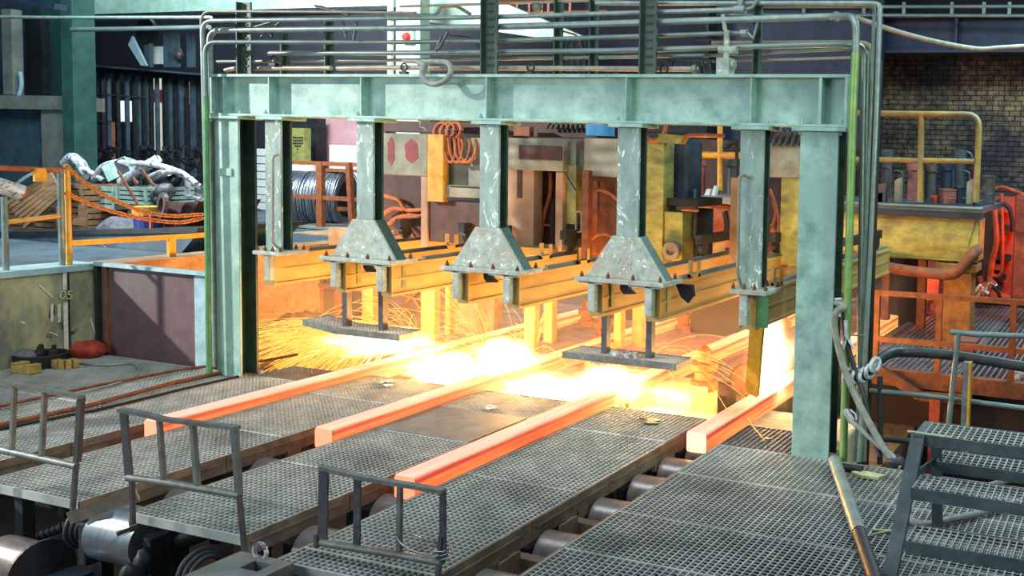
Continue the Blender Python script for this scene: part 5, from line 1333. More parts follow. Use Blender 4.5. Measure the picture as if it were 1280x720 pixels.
# panels behind the coils
X0, X1, z0, z1 = rect(400, 130, 478, 230, 19.0)
single(MB().box(X0, X1+.3, 18.6, 18.8, .9, z1), 'pink_cabinet', M['pink'], 'dusty pink cabinet wall behind the wire coils', 'cabinet')
X0, X1, z0, z1 = rect(416, 182, 470, 214, 18.0)
single(MB().box(X0, X1, 17.9, 18.2, .9, z1), 'white_box', M['white'], 'white box in front of the pink cabinet', 'box')
X0, X1, z0, z1 = rect(365, 160, 380, 193, 17.4)
t = thing('perforated_case', 'pale perforated control case behind the left plain post', 'case', (X0, 17.4, .9))
MB().box(X0-.02, X1, 17.4, 17.6, .9, z1).build('case_body', M['olive'], t)
d = MB()
for i in range(5):
    for j in range(5-abs(i-2)):
        q = at(367+i*2.6, 172+j*3.6, 17.39); d.box(q.x-.02, q.x+.02, 17.385, 17.40, q.z-.02, q.z+.02)
d.build('hole_row', M['dark'], t, kind='stuff')
X0, X1, z0, z1 = rect(380, 148, 399, 200, 18.2)
single(MB().box(X0, X1, 18.1, 18.4, .9, z1), 'dark_locker', M['dark'], 'dark locker between the perforated case and the pink cabinet', 'locker')
X0, X1, z0, z1 = rect(362, 204, 396, 216, 17.2)
single(MB().box(X0, X1, 17.1, 17.3, .9, z1), 'pale_wall_stub', M['white'], 'low whitish wall behind the first wire coil', 'wall')
for k, (x0, y0, x1, y1) in enumerate(((366, 295, 382, 303), (408, 298, 425, 306))):
    X0, X1, z0, z1 = rect(x0, y0, x1, y1, 15.0)
    single(MB().box(X0, X1, 14.9, 15.3, z0, z1), 'pale_plank_end', M['white'], 'short pale block under the coil rack, ' + ('left one' if k == 0 else 'right one'), 'block', 'pale blocks under the coil rack')
single(MB().box(at(362, 312, 14.2).x, at(450, 312, 14.2).x, 14.2, 17, .95, 1.18), 'coil_plinth', M['pit'], 'low plinth of concrete under the coil rack', 'plinth')

X0, X1, z0, z1 = rect(316, 186, 372, 300, 18.6)
t = thing('white_brick_wall', 'low whitewashed block wall behind the left column and plain post', 'wall', (X0, 18.6, .9))
nb = 8; hb = (z1-1.16)/nb
for k in range(nb):
    MB().box(X0, X1, 18.6, 18.8, 1.16+k*hb+.012, 1.16+(k+1)*hb-.012).build('block_course', M['white'], t)
MB().box(X0, X1, 18.63, 18.78, 1.16, z1-.02).build('joint_fill', M['mortar'], t)

# ================================================================== LEFT: RAISED FLOOR WITH SCRAP
XR = -13.62
def onr(x, y): return on_x(x, y, XR)
t = thing('kerb_railing', 'yellow and grey tube railing on the coping of the retaining wall', 'railing', (XR, 7.5, 1.24))
MB().tube([on_x(-30, 209, XR), onr(78, 213)], .035, 10).build('top_rail', M['rust_orange'], t)
MB().tube([onr(8, 278), onr(74, 270)], .03, 10).build('middle_rail', M['yellow'], t)
for (x, y0, y1, mt) in ((5, 246, 340, 'pipe'), (75, 212, 334, 'pipe'), (84, 212, 333, 'yellow')):
    a, b = onr(x, y0), onr(x+1.5, y1); b.x = a.x; b.y = a.y; b.z = 1.2; MB().tube([a, b], .035, 10).build('post', M[mt], t)
a, b = onr(89, 304), onr(262, 293.5); MB().bar(a, b, .05, .07).build('low_rail', M['yellow'], t)
a = onr(214, 297); MB().box(a.x-.03, a.x+.03, a.y-.05, a.y+.05, 1.2, a.z).build('low_post', M['yellow'], t)
a = onr(47, 218); single(MB().box(a.x+.03, a.x+.06, a.y-.075, a.y+.075, a.z-.09, a.z+.05).box(a.x+.03, a.x+.07, a.y-.06, a.y+.06, a.z+.03, a.z+.08), 'yellow_tag', M['yellow'], 'ochre tag plate hanging on the left railing', 'tag')
a, b = on_x(-20, 226, XR-.1), on_x(27, 241, XR-.02)
t = thing('lagged_pipe', 'pale lagged pipe with a rusty open end leaning on the left railing', 'pipe', tuple(b))
MB().tube([a, b], .10, 14).build('lagging', M['foil'], t)
MB().lathe(b, (b-a).normalized(), [(0, .10), (.03, .105), (.03, .07), (-.02, .06), (-.02, 0)], 14).build('open_end', M['rust_orange'], t)

# the two chains from the yellow post
def chain(pts, label, n):
    path = smooth_path(pts, 12); L_ = [0]
    for a, b in zip(path[:-1], path[1:]): L_.append(L_[-1]+(b-a).length)
    t = thing('barrier_chain', label, 'chain', tuple(pts[0]), 'chains hung across the gap')
    tor = MB()
    def pos(s):
        for i in range(len(path)-1):
            if L_[i+1] >= s: return path[i].lerp(path[i+1], (s-L_[i])/max(1e-6, L_[i+1]-L_[i]))
        return path[-1]
    ln = L_[-1]/n
    ring = []
    hw, hl = ln*.44, ln*.44
    for i in range(12):
        a = 2*math.pi*i/12; ring.append(Vector((math.cos(a)*hw, 0, math.sin(a)*hw + (hl if math.sin(a) > 0 else -hl))))
    me = MB().tube(ring+[ring[0]], ln*.19, 6, False).mesh('chain_link', M['chain'])
    for k in range(n):
        s = (k+.5)*ln; p = pos(s); d = (pos(s+.02)-pos(s-.02)).normalized()
        o = bpy.data.objects.new('chain_link', me); COL.objects.link(o); o.parent = t.ob
        q = d.to_track_quat('Z', 'Y'); rot = q.to_matrix() @ Matrix.Rotation(math.radians(35 if k % 2 else 125), 3, 'Z')
        o.rotation_euler = rot.to_euler(); o.location = p - Vector(t.matrix_parent)
def cp(x, y, f): return on_x(x, y, XR+.02+f)
chain([cp(83, 208, 0), cp(105, 228, 0), cp(140, 249, .1), cp(178, 264, .2), cp(215, 270, .4), cp(252, 268, .6)], 'orange barrier chain hung from the top of the yellow post', 32)
chain([cp(84, 242, 0), cp(112, 255, 0), cp(150, 267, .1), cp(190, 275, .2), cp(225, 278, .4), cp(252, 273, .6)], 'lower orange barrier chain hung from the middle of the yellow post', 30)

# trough shaped skip under the scrap
YS = 10.9
t = thing('scrap_sledge', 'long blue grey steel sledge carrying crates and scrap on the raised floor', 'sledge', tuple(at(120, 320, YS)))
P = [at(-30, 293, YS), at(250, 288, YS), at(225, 318, YS), at(-30, 328, YS)]
MB().prism([(p.x, p.z) for p in (P[3], P[2], P[1], P[0])], YS, YS+1.9).build('sledge_body', M['trough'], t)
MB().prism([(p.x, p.z) for p in (P[0]-Vector((0, 0, .03)), P[1]-Vector((0, 0, .03)), P[1]+Vector((0.03, 0, .04)), P[0]+Vector((0, 0, .04)))], YS-.06, YS+2).build('deck_rim', M['dark'], t)
single(MB().tube(smooth_path([at(8, 306, YS-.1), at(30, 317, YS-.12), at(50, 326, YS-.12), at(70, 333, YS-.15)]), .025, 6), 'loose_cable', M['hose_dark'], 'dark cable hanging down the blue grey sledge at left', 'cable')
single(MB().tube(smooth_path([at(128, 306, YS-.1), at(138, 314, YS-.12), at(145, 326, YS-.12)]), .025, 6), 'loose_cable', M['hose_dark'], 'short dark cable on the sledge below the tarpaulin', 'cable')

def slat_crate(name, label, x0, y0, x1, y1, Y, d, mat, n, posts=True, horizontal=True, cat='crate', group=None):
    X0, X1, z0, z1 = rect(x0, y0, x1, y1, Y)
    t = thing(name, label, cat, ((X0+X1)/2, Y+d/2, z0), group)
    h = (z1-z0)/n
    MB().box(X0+.03, X1-.03, Y+.04, Y+d, z0, z1-.05).build('inner_box', M['black'], t)
    for k in range(n):
        MB().box(X0, X1, Y, Y+.03, z0+k*h+.012, z0+(k+1)*h-.012).build('slat', M[mat], t)
        MB().box(X1-.03, X1, Y+.03, Y+d, z0+k*h+.012, z0+(k+1)*h-.012).build('slat', M[mat], t)
    if posts:
        for x in (X0-.01, X1-.05): MB().box(x, x+.06, Y-.03, Y, z0, z1).build('corner_batten', M[mat], t)
    return t
slat_crate('green_crate', 'pale green slatted crate, left of the pair on the sledge', 107, 232, 144, 262, 12.1, .9, 'crate_green', 4)
slat_crate('green_crate', 'pale green slatted crate, right of the pair with a brown edge', 146, 233, 184, 256, 12.1, .9, 'crate_green', 4)
slat_crate('brown_crate', 'brown slatted crate behind the yellow railing post', 84, 229, 104, 297, 11.8, .8, 'wood', 9)
slat_crate('brown_crate', 'dark brown crate under the tilted pallet at far left', 8, 256, 72, 297, 11.9, .8, 'wood', 6)
X0, X1, z0, z1 = rect(98, 256, 104, 297, 11.5)
t = thing('timber_frame', 'grey timber trestle leaning before the brown slatted crate', 'trestle', (X0, 11.5, z0))
MB().box(X0, X1, 11.5, 11.58, z0, z1).build('upright', M['wood'], t); MB().box(X0-.08, X1+.1, 11.46, 11.5, z0+.22, z0+.34).build('crosspiece', M['wood'], t)
# tilted pallet
t = thing('tilted_pallet', 'brown slatted pallet tilted against the crate at far left', 'pallet', tuple(at(45, 285, 11.3)))
A, B, Cc, D = at(8, 252, 11.5), at(64, 215, 11.5), at(78, 244, 11.35), at(32, 286, 11.3)
for k in range(7):
    f = (k+.5)/7; a = A.lerp(D, f); b = B.lerp(Cc, f); MB().bar(a, b, .03, (D-A).length/7*.64, up=(D-A).normalized()).build('slat', M['wood'], t)
for f in (.1, .5, .9):
    a = A.lerp(B, f); b = D.lerp(Cc, f); MB().bar(a+Vector((0, .06, 0)), b+Vector((0, .06, 0)), .06, .08, up=(B-A).normalized()).build('batten', M['wood'], t)
# bundle of pale bars on the pallet
for k in range(5):
    a, b = at(12+k*4, 236-k*3.2, 11.2), at(38+k*3.6, 218-k*2.0, 11.45)
    single(MB().bar(a, b, .035, .035), 'pale_bar', M['pipe_pale'], ('uppermost', 'second', 'third', 'fourth', 'lowest')[k]+' pale bar of the bundle on the tilted pallet', 'bar', 'pale bars on the tilted pallet')
# tarpaulin heap
def heap(x0, x1, ytop, ybase, Y, d, mat, label, name, cat, seed):
    r_ = random.Random(seed); n, k = 22, 12; vs = []; fs = []
    X0, X1, z0, z1 = rect(x0, ytop, x1, ybase, Y)
    for j in range(k+1):
        for i in range(n+1):
            u, v = i/n, j/k; e = (math.sin(math.pi*u)**.6)*(math.sin(math.pi*v)**.5)
            z = z0 + (z1-z0)*e*(.82+.18*math.sin(7*u+3*v)) + r_.uniform(-.02, .02)
            vs.append((X0+(X1-X0)*u, Y+d*v, z))
    for j in range(k):
        for i in range(n):
            a = j*(n+1)+i; fs.append((a, a+1, a+n+2, a+n+1))
    return single(MB().add(vs, fs), name, M[mat], label, cat)
heap(106, 164, 262, 298, 11.2, .8, 'tarp', 'crumpled grey tarpaulin heap on the sledge before the green crates', 'tarpaulin', 'tarpaulin', 5)
heap(150, 185, 258, 296, 12.4, .6, 'dark', 'dark rubbish heap between tarpaulin and blue bucket', 'rubbish_heap', 'heap', 6)
# blue bucket with yellow rim
p = at(186, 291, 11.3); r = abs(at(198, 291, 11.3).x-p.x); h = at(186, 258, 11.3).z-p.z
t = thing('blue_bucket', 'blue bucket with a yellow upper band on the sledge under the chains', 'bucket', (p.x, 11.3, p.z))
MB().lathe((p.x, 11.3, p.z), (0, 0, 1), [(0, r*.85), (h*.7, r), (h*.7, r)], 20).build('bucket_body', M['blue'], t)
MB().lathe((p.x, 11.3, p.z+h*.68), (0, 0, 1), [(0, r*1.01), (h*.3, r*1.06), (h*.32, r*1.06), (h*.3, r*.95)], 20).build('yellow_band', M['yellow'], t)
q = at(191, 282, 11.1); MB().box(q.x-.02, q.x+.03, 11.05, 11.09, q.z-.15, q.z+.2).build('red_stripe', M['cart_red'], t)
# dark cone skip, flange
P = [at(196, 254, 11.6), at(248, 252, 11.6), at(231, 284, 11.6), at(204, 284, 11.6)]
single(MB().prism([(p.x, p.z) for p in (P[3], P[2], P[1], P[0])], 11.6, 12.8), 'cone_skip', M['cart_dark'], 'dark tapered skip at the right end of the sledge', 'skip')
p = at(206, 257, 11.3); single(MB().lathe(p, (-.4, -1, .1), [(0, .13), (0, .22), (.06, .22), (.06, .13), (0, .13)], 18), 'pipe_flange', M['drum'], 'round pipe flange leaning on the dark tapered skip', 'flange')
X0, X1, z0, z1 = rect(246, 276, 262, 300, 12.6)
single(MB().box(X0-.4, X1+.4, 12.6, 13.2, .95, z1), 'pale_stone_block', M['white'], 'pale block beside the green pipe under the chains', 'block')
# lagged scrap pipes, hoses and box on the heap
scr = [([(82, 205), (90, 197), (100, 204), (106, 214), (116, 224)], .10, 'silvery lagged elbow at the left of the scrap heap'),
       ([(118, 224), (128, 209), (146, 203), (160, 204)], .06, 'bent silvery hose arching over the left of the scrap heap'),
       ([(152, 228), (168, 217), (184, 207), (197, 199)], .09, 'straight lagged pipe pointing up right on the scrap heap'),
       ([(165, 204), (185, 205), (210, 210), (232, 220), (250, 234)], .055, 'long silvery hose arching over the right of the scrap heap'),
       ([(205, 216), (222, 214), (236, 222), (246, 230)], .05, 'second silvery hose under the long arching one'),
       ([(190, 222), (200, 218), (210, 215)], .08, 'short lagged stub right of the straight lagged pipe'),
       ([(105, 212), (118, 218), (130, 226)], .05, 'thin silvery hose behind the lagged elbow'),
       ([(234, 222), (235, 232), (234, 242)], .05, 'lagged stub hanging down at the right of the scrap heap'),
       ([(232, 244), (242, 247), (252, 249)], .045, 'silvery hose end at the right edge of the scrap heap')]
for k, (pts, r, lab) in enumerate(scr):
    single(MB().tube(smooth_path([at(x, y, 12.9-.1*k % .5) for x, y in pts]), r, 10), 'lagged_pipe', M['foil'], lab, 'pipe', 'lagged pipes on the scrap heap')
t = thing('tilted_box', 'tilted grey green sheet metal box on the scrap heap', 'box', tuple(at(155, 220, 12.9)))
c = at(154, 214, 12.9); rm = Matrix.Rotation(math.radians(-32), 3, 'Y') @ Matrix.Rotation(math.radians(25), 3, 'Z')
MB().obox(c, (.46, .4, .34), rm).build('box_body', M['crate_green'], t, .01)
MB().obox(c+rm @ Vector((0.12, -.205, 0)), (.2, .01, .3), rm).build('dark_opening', M['dark'], t)
for k, (x0, y0, x1, y1, lab) in enumerate(((148, 214, 174, 258, 'rusty stick leaning across the right green crate'), (178, 213, 192, 232, 'rusty stick standing in the scrap heap'), (166, 222, 172, 230, 'stub of rusty stick behind the green crates'))):
    single(MB().bar(at(x0, y0, 11.9), at(x1, y1, 11.9), .035, .035), 'rusty_stick', M['rust'], lab, 'stick', 'rusty sticks in the scrap')
for k, (x, y, s) in enumerate(((192, 243, .2), (206, 240, .17), (200, 250, .14))):
    single(lump(tuple(at(x, y, 12.3)), (s, s, s*.9), 30+k), 'scrap_lump', M['drum'], ('brown', 'grey', 'smaller grey')[k] + ' scrap lump right of the green crates', 'scrap', 'scrap lumps')
sm = MB()
for k in range(60):
    p = at(RNG.uniform(118, 250), RNG.uniform(218, 250), RNG.uniform(13.0, 13.6)); s = RNG.uniform(.04, .13)
    sm.obox(p, (s*RNG.uniform(.6, 3), s, s*.6), Matrix.Rotation(RNG.uniform(0, 3), 3, 'X') @ Matrix.Rotation(RNG.uniform(0, 3), 3, 'Y'))
single(sm, 'scrap_bits', M['dark'], 'dark bits of scrap filling the heap behind the green crates', 'scrap', kind='stuff')
heap(104, 262, 222, 262, 13.2, 1.2, 'dark', 'dark mound under the lagged pipes of the scrap heap', 'scrap_mound', 'heap', 9)
# daylight patches beyond
X0, X1, z0, z1 = rect(100, 200, 126, 224, 22)

# ================================================================== LEFT BACKGROUND
# concrete pier and ledge
def blk(name, x0, y0, x1, y1, Y, d, mat, zfloor=None, bevel=0):
    X0, X1, z0, z1 = rect(x0, y0, x1, y1, Y)
    return struct(MB().box(X0, X1, Y, Y+d, z0 if zfloor is None else zfloor, z1), name, M[mat], bevel)
blk('column_left', 77, -20, 91, 203, 15.0, .5, 'col_green', .9)
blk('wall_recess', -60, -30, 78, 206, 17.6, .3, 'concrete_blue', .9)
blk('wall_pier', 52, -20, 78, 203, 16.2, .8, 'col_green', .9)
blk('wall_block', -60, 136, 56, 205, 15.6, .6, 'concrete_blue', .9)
blk('trim_3_ledge', -60, 119, 76, 136, 15.3, 1.0, 'concrete')
blk('wall_pier_low', 52, 136, 78, 206, 15.4, .6, 'concrete', .9)
p = at(15, 120, 15.6)
t = thing('pitted_post', 'pitted pale post standing on the concrete ledge at upper left', 'post', (p.x, 15.6, p.z))
X0, X1, z0, z1 = rect(8, 12, 21, 119, 15.6)
MB().box(X0, X1, 15.5, 15.75, z0, z1).build('shaft', M['concrete'], t, .02)
MB().tube(smooth_path([at(25, 90, 15.5), at(27, 105, 15.5), at(24, 119, 15.5)]), .05, 6).build('cloth_tail', M['pale_blue'], t)
X0, X1, z0, z1 = rect(32, 24, 52, 118, 16.0)
single(MB().box(X0, X1, 16.0, 16.2, z0, z1), 'dark_board', M['dark'], 'dark upright panel behind the concrete ledge at upper left', 'panel')
# beams at the top left
single(MB().bar(at(-40, -6, 14.3), at(76, 9, 14.3), .25, .12), 'dark_beam', M['navy'], 'dark navy beam across the upper left corner', 'beam')
single(MB().tube([at(-20, 21, 13.5), at(66, 22, 13.5), at(264, 22, 13.5)], .035, 8), 'ceiling_pipe', M['pipe_pale'], 'shiny thin pipe running level under the pale green girder', 'pipe')
single(MB().tube([at(90, 37, 14.5), at(168, 36, 14.5), at(262, 34, 14.5)], .05, 8), 'ceiling_pipe', M['pipe'], 'dull pipe running level below the shiny one at upper left', 'pipe')
g = thing('pale_girder', 'pale green crane girder across the top behind the pipe rack', 'girder', tuple(at(250, 8, 17)))
X0, X1, z0, z1 = rect(95, -14, 492, 17, 17.0)
MB().box(X0, X1, 17.0, 17.1, z0+.05, z1+.5).build('web', M['pale_green'], g)
MB().box(X0-2, X1, 16.8, 17.3, z0-.04, z0+.05).build('flange', M['dark'], g)
MB().box(X0-.3, X0-.2, 16.75, 17.2, z0, z1+.5).build('end_gusset', M['pale_green'], g)
# pale wall piece with the red lamp behind the rack
X0, X1, z0, z1 = rect(495, -20, 525, 66, 16.5)
t = thing('pale_column', 'pale green painted column with a red lamp behind the pipe rack', 'column', (X0, 16.5, 0))
MB().box(X0, X1, 16.5, 16.8, 1.0, z1).build('shaft', M['pale_green'], t)
MB().box(X0-.14, X0-.06, 16.4, 16.5, 3.6, z1).build('white_conduit', M['white'], t)
q = at(508, 46, 16.4); MB().lathe(q, (0, -1, 0), [(-.1, .1), (0, .1), (0, .085), (.06, .07), (.09, 0)], 16).build('red_lamp', M['red_lamp'], t, label='red signal lamp')
MB().box(q.x-.14, q.x+.16, 16.42, 16.5, q.z-.14, q.z+.14).build('lamp_plate', M['pale_green'], t)
P = [at(525, -6, 17.5), at(607, -6, 17.5), at(735, 48, 17.5), at(680, 48, 17.5), at(525, 26, 17.5)]
single(MB().prism([(p.x, p.z) for p in reversed(P)], 17.5, 17.7), 'slanted_panel', M['pale_green'], 'pale slanted duct side behind the middle of the pipe rack', 'duct')
X0, X1, z0, z1 = rect(640, -10, 760, 16, 18.5)
t = thing('ladder_fence', 'orange lit upright bars at the very top behind the rack', 'railing', (X0, 18.5, 4))
MB().tube([(X0-.3, 18.5, z0), (X1, 18.5, z0)], .05, 6).build('rail', M['orange_rail'], t)
for x in (648, 663, 679, 687, 714): 
    q = at(x, 5, 18.5); MB().box(q.x-.03, q.x+.03, 18.45, 18.5, z0, z1).build('upright', M['orange_rail'], t)
X0, X1, z0, z1 = rect(765, -15, 880, 90, 19.5)
struct(MB().box(-12.5, -9.3, 19.4, 19.8, 2.5, 8), 'wall_brown', M['navy_dark'])
struct(MB().box(-9.3, -5.4, 19.9, 20.1, 3.2, 8), 'wall_dark_panel', M['navy'])
# rack of hanging pipes
YK = 18.5
t = thing('pipe_cage', 'dark cage of upright pipes below a soot covered beam at the back left', 'cage', tuple(at(170, 190, YK)))
a, b = at(88, 82, YK), at(262, 99, YK)
MB().bar(a, b, .3, .18).build('top_beam', M['dark'], t)
a2, b2 = at(88, 80, YK-.4), at(262, 94, YK-.4); MB().bar(a2, b2, .5, .05).build('walkway', M['trough'], t)
xs = [96, 101, 104, 112, 115, 121, 124, 127, 135, 146, 158, 167, 173, 179, 184, 188.5, 196, 206, 213, 219, 226, 233, 241, 248]
for k, x in enumerate(xs):
    w = (.03, .025, .055, .03, .042)[k % 5]
    y0 = 82+17*(x-88)/174; p = at(x, y0, YK); q = at(x+.5, 200, YK)
    MB().box(p.x-w, p.x+w, YK-.05, YK+.05, 1.0, p.z).build('upright_pipe', M['dark' if k % 2 else 'trough'], t)
a, b = at(92, 115, YK-.1), at(182, 122, YK-.1); MB().bar(a, b, .04, .04).build('cross_rail', M['trough'], t)
a, b = at(92, 150, YK-.1), at(140, 152, YK-.1); MB().bar(a, b, .04, .04).build('cross_rail', M['trough'], t)
# tangled valves below the cage
vm = MB()
for k in range(110):
    p = at(RNG.uniform(92, 262), RNG.uniform(184, 206), RNG.uniform(16.5, 17.6)); s = RNG.uniform(.04, .12)
    vm.obox(p, (s, s, s*1.4), Matrix.Rotation(RNG.uniform(0, 3), 3, 'X') @ Matrix.Rotation(RNG.uniform(0, 3), 3, 'Z'))
    if k % 5 == 0: vm.tube(arc(p, s*1.3, 0, 6.2, (1, 0, 0), (0, .2, 1), 8), .03, 5)
single(vm, 'valve_tangle', M['black'], 'dark tangle of valves and clamps under the upright pipes', 'valves', kind='stuff')
# lit openings, boards and a door given its own glow behind the cage
for k, (x0, y0, x1, y1, mt, lab) in enumerate(((148, 126, 167, 152, 'daylit', 'bright opening behind the pipe cage left of the middle'), (188, 98, 208, 188, 'daylit_door_glow', 'tall whitish door given a glow behind the right of the pipe cage'), (188, 112, 206, 128, 'cart_red', 'reddish board across the glowing whitish door'), (166, 160, 172, 182, 'yellow', 'yellowish patch of lit plant behind the pipe cage'), (226, 110, 236, 121, 'olive', 'olive lit plate behind the right end of the pipe cage'), (236, 102, 244, 130, 'pink', 'pinkish lit plate behind the right end of the pipe cage'), (142, 150, 146, 184, 'blue', 'narrow blue strip behind the pipe cage'), (104, 200, 124, 222, 'daylit', 'bright gap above the brown slatted crate'))):
    X0, X1, z0, z1 = rect(x0, y0, x1, y1, 25.46-.02*k)
    single(MB().box(X0, X1, 25.46-.02*k, 25.5, z0, z1), 'lit_opening' if mt.startswith('daylit') else 'lit_board', M[mt], lab, 'opening' if mt.startswith('daylit') else 'board')
X0, X1, z0, z1 = rect(92, 152, 140, 186, 21.5)
single(MB().box(X0, X1, 21.4, 21.6, 1.0, z1), 'rusty_bin', M['rust'], 'dull rusty container behind the left of the pipe cage', 'container')
# gear above the cage
P = [at(165, 45, 17.5), at(183, 82, 17.5), at(176, 82, 17.5), at(160, 56, 17.5)]
single(MB().prism([(p.x, p.z) for p in reversed(P)], 17.5, 17.55), 'tilted_sheet', M['pale_blue'], 'bright tilted pane above the pipe cage', 'pane')
X0, X1, z0, z1 = rect(187, 58, 202, 80, 18.2)
single(MB().box(X0, X1, 18.2, 18.3, z0, z1), 'pale_plate', M['white'], 'pale square plate above the pipe cage', 'plate')
p = at(186, 40, 18.0); single(MB().lathe(p, (0, -1, 0), [(0, .35), (.1, .35), (.12, .1), (.12, 0)], 24), 'rope_sheave', M['dark'], 'dark round sheave above the pale square plate', 'sheave')
for k, x in enumerate((180, 204, 209, 218, 233)):
    X0, X1, z0, z1 = rect(x, 40, x+(3 if k % 2 else 7), 84, 17.9)
    single(MB().box(X0, X1, 17.9, 18.0, z0, z1), 'hanger_rod', M['trough'], ('first', 'second', 'third', 'fourth', 'fifth')[k] + ' hanger from the left above the pipe cage', 'hanger', 'hangers above the pipe cage')
p = at(223, 68, 17.8); single(lump(tuple(p), (.14, .1, .14), 41), 'lit_bundle', M['drum'], 'small mottled bundle hung above the cage at right', 'bundle')

# ================================================================== FLAMES, SPARKS
def flame_material(name, col_core, col_edge, strength, seed):
    mt = bpy.data.materials.new(name); mt.use_nodes = True
    nt = mt.node_tree; N, L = nt.nodes, nt.links
    for n in list(N):
        if n.type != 'OUTPUT_MATERIAL': N.remove(n)
    out = [n for n in N if n.type == 'OUTPUT_MATERIAL'][0]
    tc = N.new('ShaderNodeTexCoord')
    ln = N.new('ShaderNodeVectorMath'); ln.operation = 'LENGTH'; L.new(tc.outputs['Object'], ln.inputs[0])
    nz = N.new('ShaderNodeTexNoise'); nz.inputs['Scale'].default_value = 2.6; nz.inputs['Detail'].default_value = 3
    mp = N.new('ShaderNodeMapping'); mp.inputs['Location'].default_value = (seed*3.1, seed, 0); L.new(tc.outputs['Object'], mp.inputs[0]); L.new(mp.outputs[0], nz.inputs['Vector'])
    ad = N.new('ShaderNodeMath'); ad.operation = 'MULTIPLY_ADD'; ad.inputs[1].default_value = .9; L.new(nz.outputs['Fac'], ad.inputs[0]); L.new(ln.outputs['Value'], ad.inputs[2])
    mr = N.new('ShaderNodeMapRange'); mr.inputs['From Min'].default_value = 1.28; mr.inputs['From Max'].default_value = .45
    L.new(ad.outputs[0], mr.inputs['Value'])
    pw = N.new('ShaderNodeMath'); pw.operation = 'POWER'; pw.inputs[1].default_value = 2.2; L.new(mr.outputs[0], pw.inputs[0])
    ml = N.new('ShaderNodeMath'); ml.operation = 'MULTIPLY'; ml.inputs[1].default_value = strength; L.new(pw.outputs[0], ml.inputs[0])
    cr = N.new('ShaderNodeValToRGB'); e = cr.color_ramp.elements
    e[0].position = 0; e[0].color = (*col_edge, 1); e[1].position = .55; e[1].color = (*col_core, 1); L.new(mr.outputs[0], cr.inputs[0])
    em = N.new('ShaderNodeEmission'); L.new(cr.outputs[0], em.inputs['Color']); L.new(ml.outputs[0], em.inputs['Strength'])
    L.new(em.outputs[0], out.inputs['Volume'])
    return mt
def flame(c, size, strength, label, seed, edge=(1, .42, .06), core=(1, .86, .5), rot=0):
    mb = MB(); n, k = 20, 12; vs = []; fs = []
    for j in range(k+1):
        ph = math.pi*j/k-math.pi/2
        for i in range(n):
            th = 2*math.pi*i/n; vs.append((math.cos(ph)*math.cos(th), math.cos(ph)*math.sin(th), math.sin(ph)))
    for j in range(k):
        for i in range(n): fs.append((j*n+i, j*n+(i+1) % n, (j+1)*n+(i+1) % n, (j+1)*n+i))
    mb.add(vs, fs, True)
    o = single(mb, 'cutting_flame', flame_material('flame_gas', core, edge, strength, seed), label, 'flame', 'flames of the cutting torches')
    o.location = c; o.scale = size; o.rotation_euler = (0, rot, 0)
    return o
flame((-10.0, 10.3, .26), (1.45, .5, .30), 90, 'white hot flame under the first hanging step', 1, rot=-.06)
flame((-9.0, 10.5, -.06), (.95, .7, .26), 80, 'white glow added over the overlit pit block below the first strand cut', 2)  # glowing volume standing in for glare on the pit block
flame((-7.8, 10.3, .24), (.68, .45, .38), 80, 'white flame at the second strand cut', 3)
flame((-7.05, 10.15, -.10), (.9, .65, .28), 80, 'white glow added over the overlit pit block below the second strand', 4)  # stand-in glare over the next block, not a torch flame
flame((-6.05, 10.05, .12), (.74, .44, .32), 85, 'white flame at the third strand cut under the straight step', 5)
flame((-4.20, 10.75, .52), (.42, .42, .92), 45, 'tall flickering flame on the fourth strand beside the right column', 6)
M['spark'] = glow('spark', (255, 190, 84), 1.6); M['spark_hot'] = glow('hot_spark', (255, 226, 150), 2.6)
for m_ in (M['spark'], M['spark_hot']): m_.node_tree.nodes['Principled BSDF'].inputs['Base Color'].default_value = (0, 0, 0, 1)
def sparks(name, label, origin, n, vel, r, mat, seed, spread=.1, tmax=.6, t0=(0, .1), dur=(.2, .5), floor=-.5):
    r_ = random.Random(seed); mb = MB(); g = 4.2
    for _ in range(n):
        v = vel(r_); o = Vector(origin)+Vector((r_.gauss(0, spread), r_.gauss(0, spread), r_.gauss(0, spread*.4)))
        a = r_.uniform(*t0); b = min(a+r_.uniform(*dur), tmax); pts = []
        for i in range(9):
            t = a+(b-a)*i/8; p = o+v*t-Vector((0, 0, .5*g*t*t))
            if p.z < floor: break
            pts.append(p)
        if len(pts) > 2: mb.tube(pts, [r*(.45+.55*i/(len(pts)-1)) for i in range(len(pts))], 3, False)
    return single(mb, name, M[mat], label, 'sparks', 'spark showers', kind='stuff')
G_ = CUT
sparks('spark_shower', 'dense shower of golden sparks falling left from the first strand cut', (-9.55, 10.3, .34), 900, lambda r: Vector((-r.uniform(1.2, 5.4), r.uniform(-1.1, .5), r.uniform(-.5, 1.2))), 0.004, 'spark', 1, .06, .75, (.0, .45), (.12, .30), -.55)
sparks('spark_shower', 'hottest short sparks close to the first strand cut', (-9.5, 10.3, .28), 220, lambda r: Vector((-r.uniform(1, 4.5), r.uniform(-.7, .4), r.uniform(-.3, .7))), .007, 'spark_hot', 2, .05, .4, (0, .2), (.08, .2), -.4)
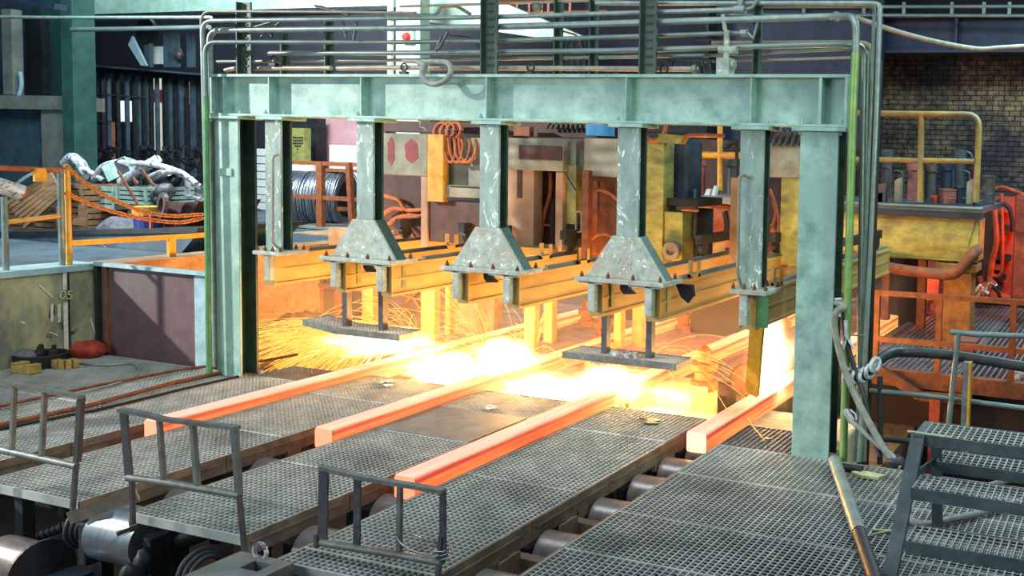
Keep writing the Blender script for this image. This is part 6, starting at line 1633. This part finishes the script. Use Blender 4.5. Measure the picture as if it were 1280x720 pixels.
sparks('spark_arcs', 'long thin spark arcs leaping above the first hanging step', (-9.3, 10.4, .3), 16, lambda r: Vector((-r.uniform(.5, 2.6), r.uniform(-.5, .5), r.uniform(1.2, 2.4))), .005, 'spark', 3, .05, .95, (0, .2), (.5, .8), -.2)
sparks('spark_arcs', 'sheaf of sparks rising left of the second strand cut', (-8.0, 10.3, .25), 90, lambda r: Vector((-r.uniform(.4, 2.4), r.uniform(-.6, .6), r.uniform(.8, 3.0))), .004, 'spark', 4, .06, .9, (.02, .35), (.15, .4), -.3)
sparks('spark_arcs', 'spray of fine sparks around the third strand cut', (-5.95, 10.0, .2), 200, lambda r: Vector((r.uniform(-1.4, 1.4), r.uniform(-1.2, .4), r.uniform(-1.0, 1.4))), .0045, 'spark_hot', 5, .06, .35, (0, .15), (.06, .16), -.3)
sparks('spark_arcs', 'few long spark arcs flying right of the third strand cut', (-5.85, 10.2, .2), 16, lambda r: Vector((r.uniform(.5, 2.4), r.uniform(-.4, .6), r.uniform(.9, 2.2))), .0045, 'spark', 6, .05, .95, (.0, .3), (.35, .7), -.2)
sparks('spark_arcs', 'thin sparks rising in front of the props right of the second cut', (-7.4, 10.3, .2), 60, lambda r: Vector((r.uniform(-.9, .9), r.uniform(-.5, .5), r.uniform(.8, 2.8))), .0045, 'spark', 7, .08, .8, (.05, .35), (.12, .3), -.3)

# thin smoke that hangs over the pit and takes the colour of the fire
hz = bpy.data.materials.new('pit_smoke'); hz.use_nodes = True
nt = hz.node_tree
for n_ in list(nt.nodes):
    if n_.type != 'OUTPUT_MATERIAL': nt.nodes.remove(n_)
sc_ = nt.nodes.new('ShaderNodeVolumeScatter'); sc_.inputs['Density'].default_value = .03; sc_.inputs['Color'].default_value = (.95, .85, .78, 1); sc_.inputs['Anisotropy'].default_value = .1
nt.links.new(sc_.outputs[0], [n_ for n_ in nt.nodes if n_.type == 'OUTPUT_MATERIAL'][0].inputs['Volume'])
single(MB().box(-13.3, -3.4, 9.65, 18.5, -.7, 1.15), 'pit_smoke', hz, 'thin orange lit smoke hanging over the pit and the strands', 'smoke', kind='stuff')
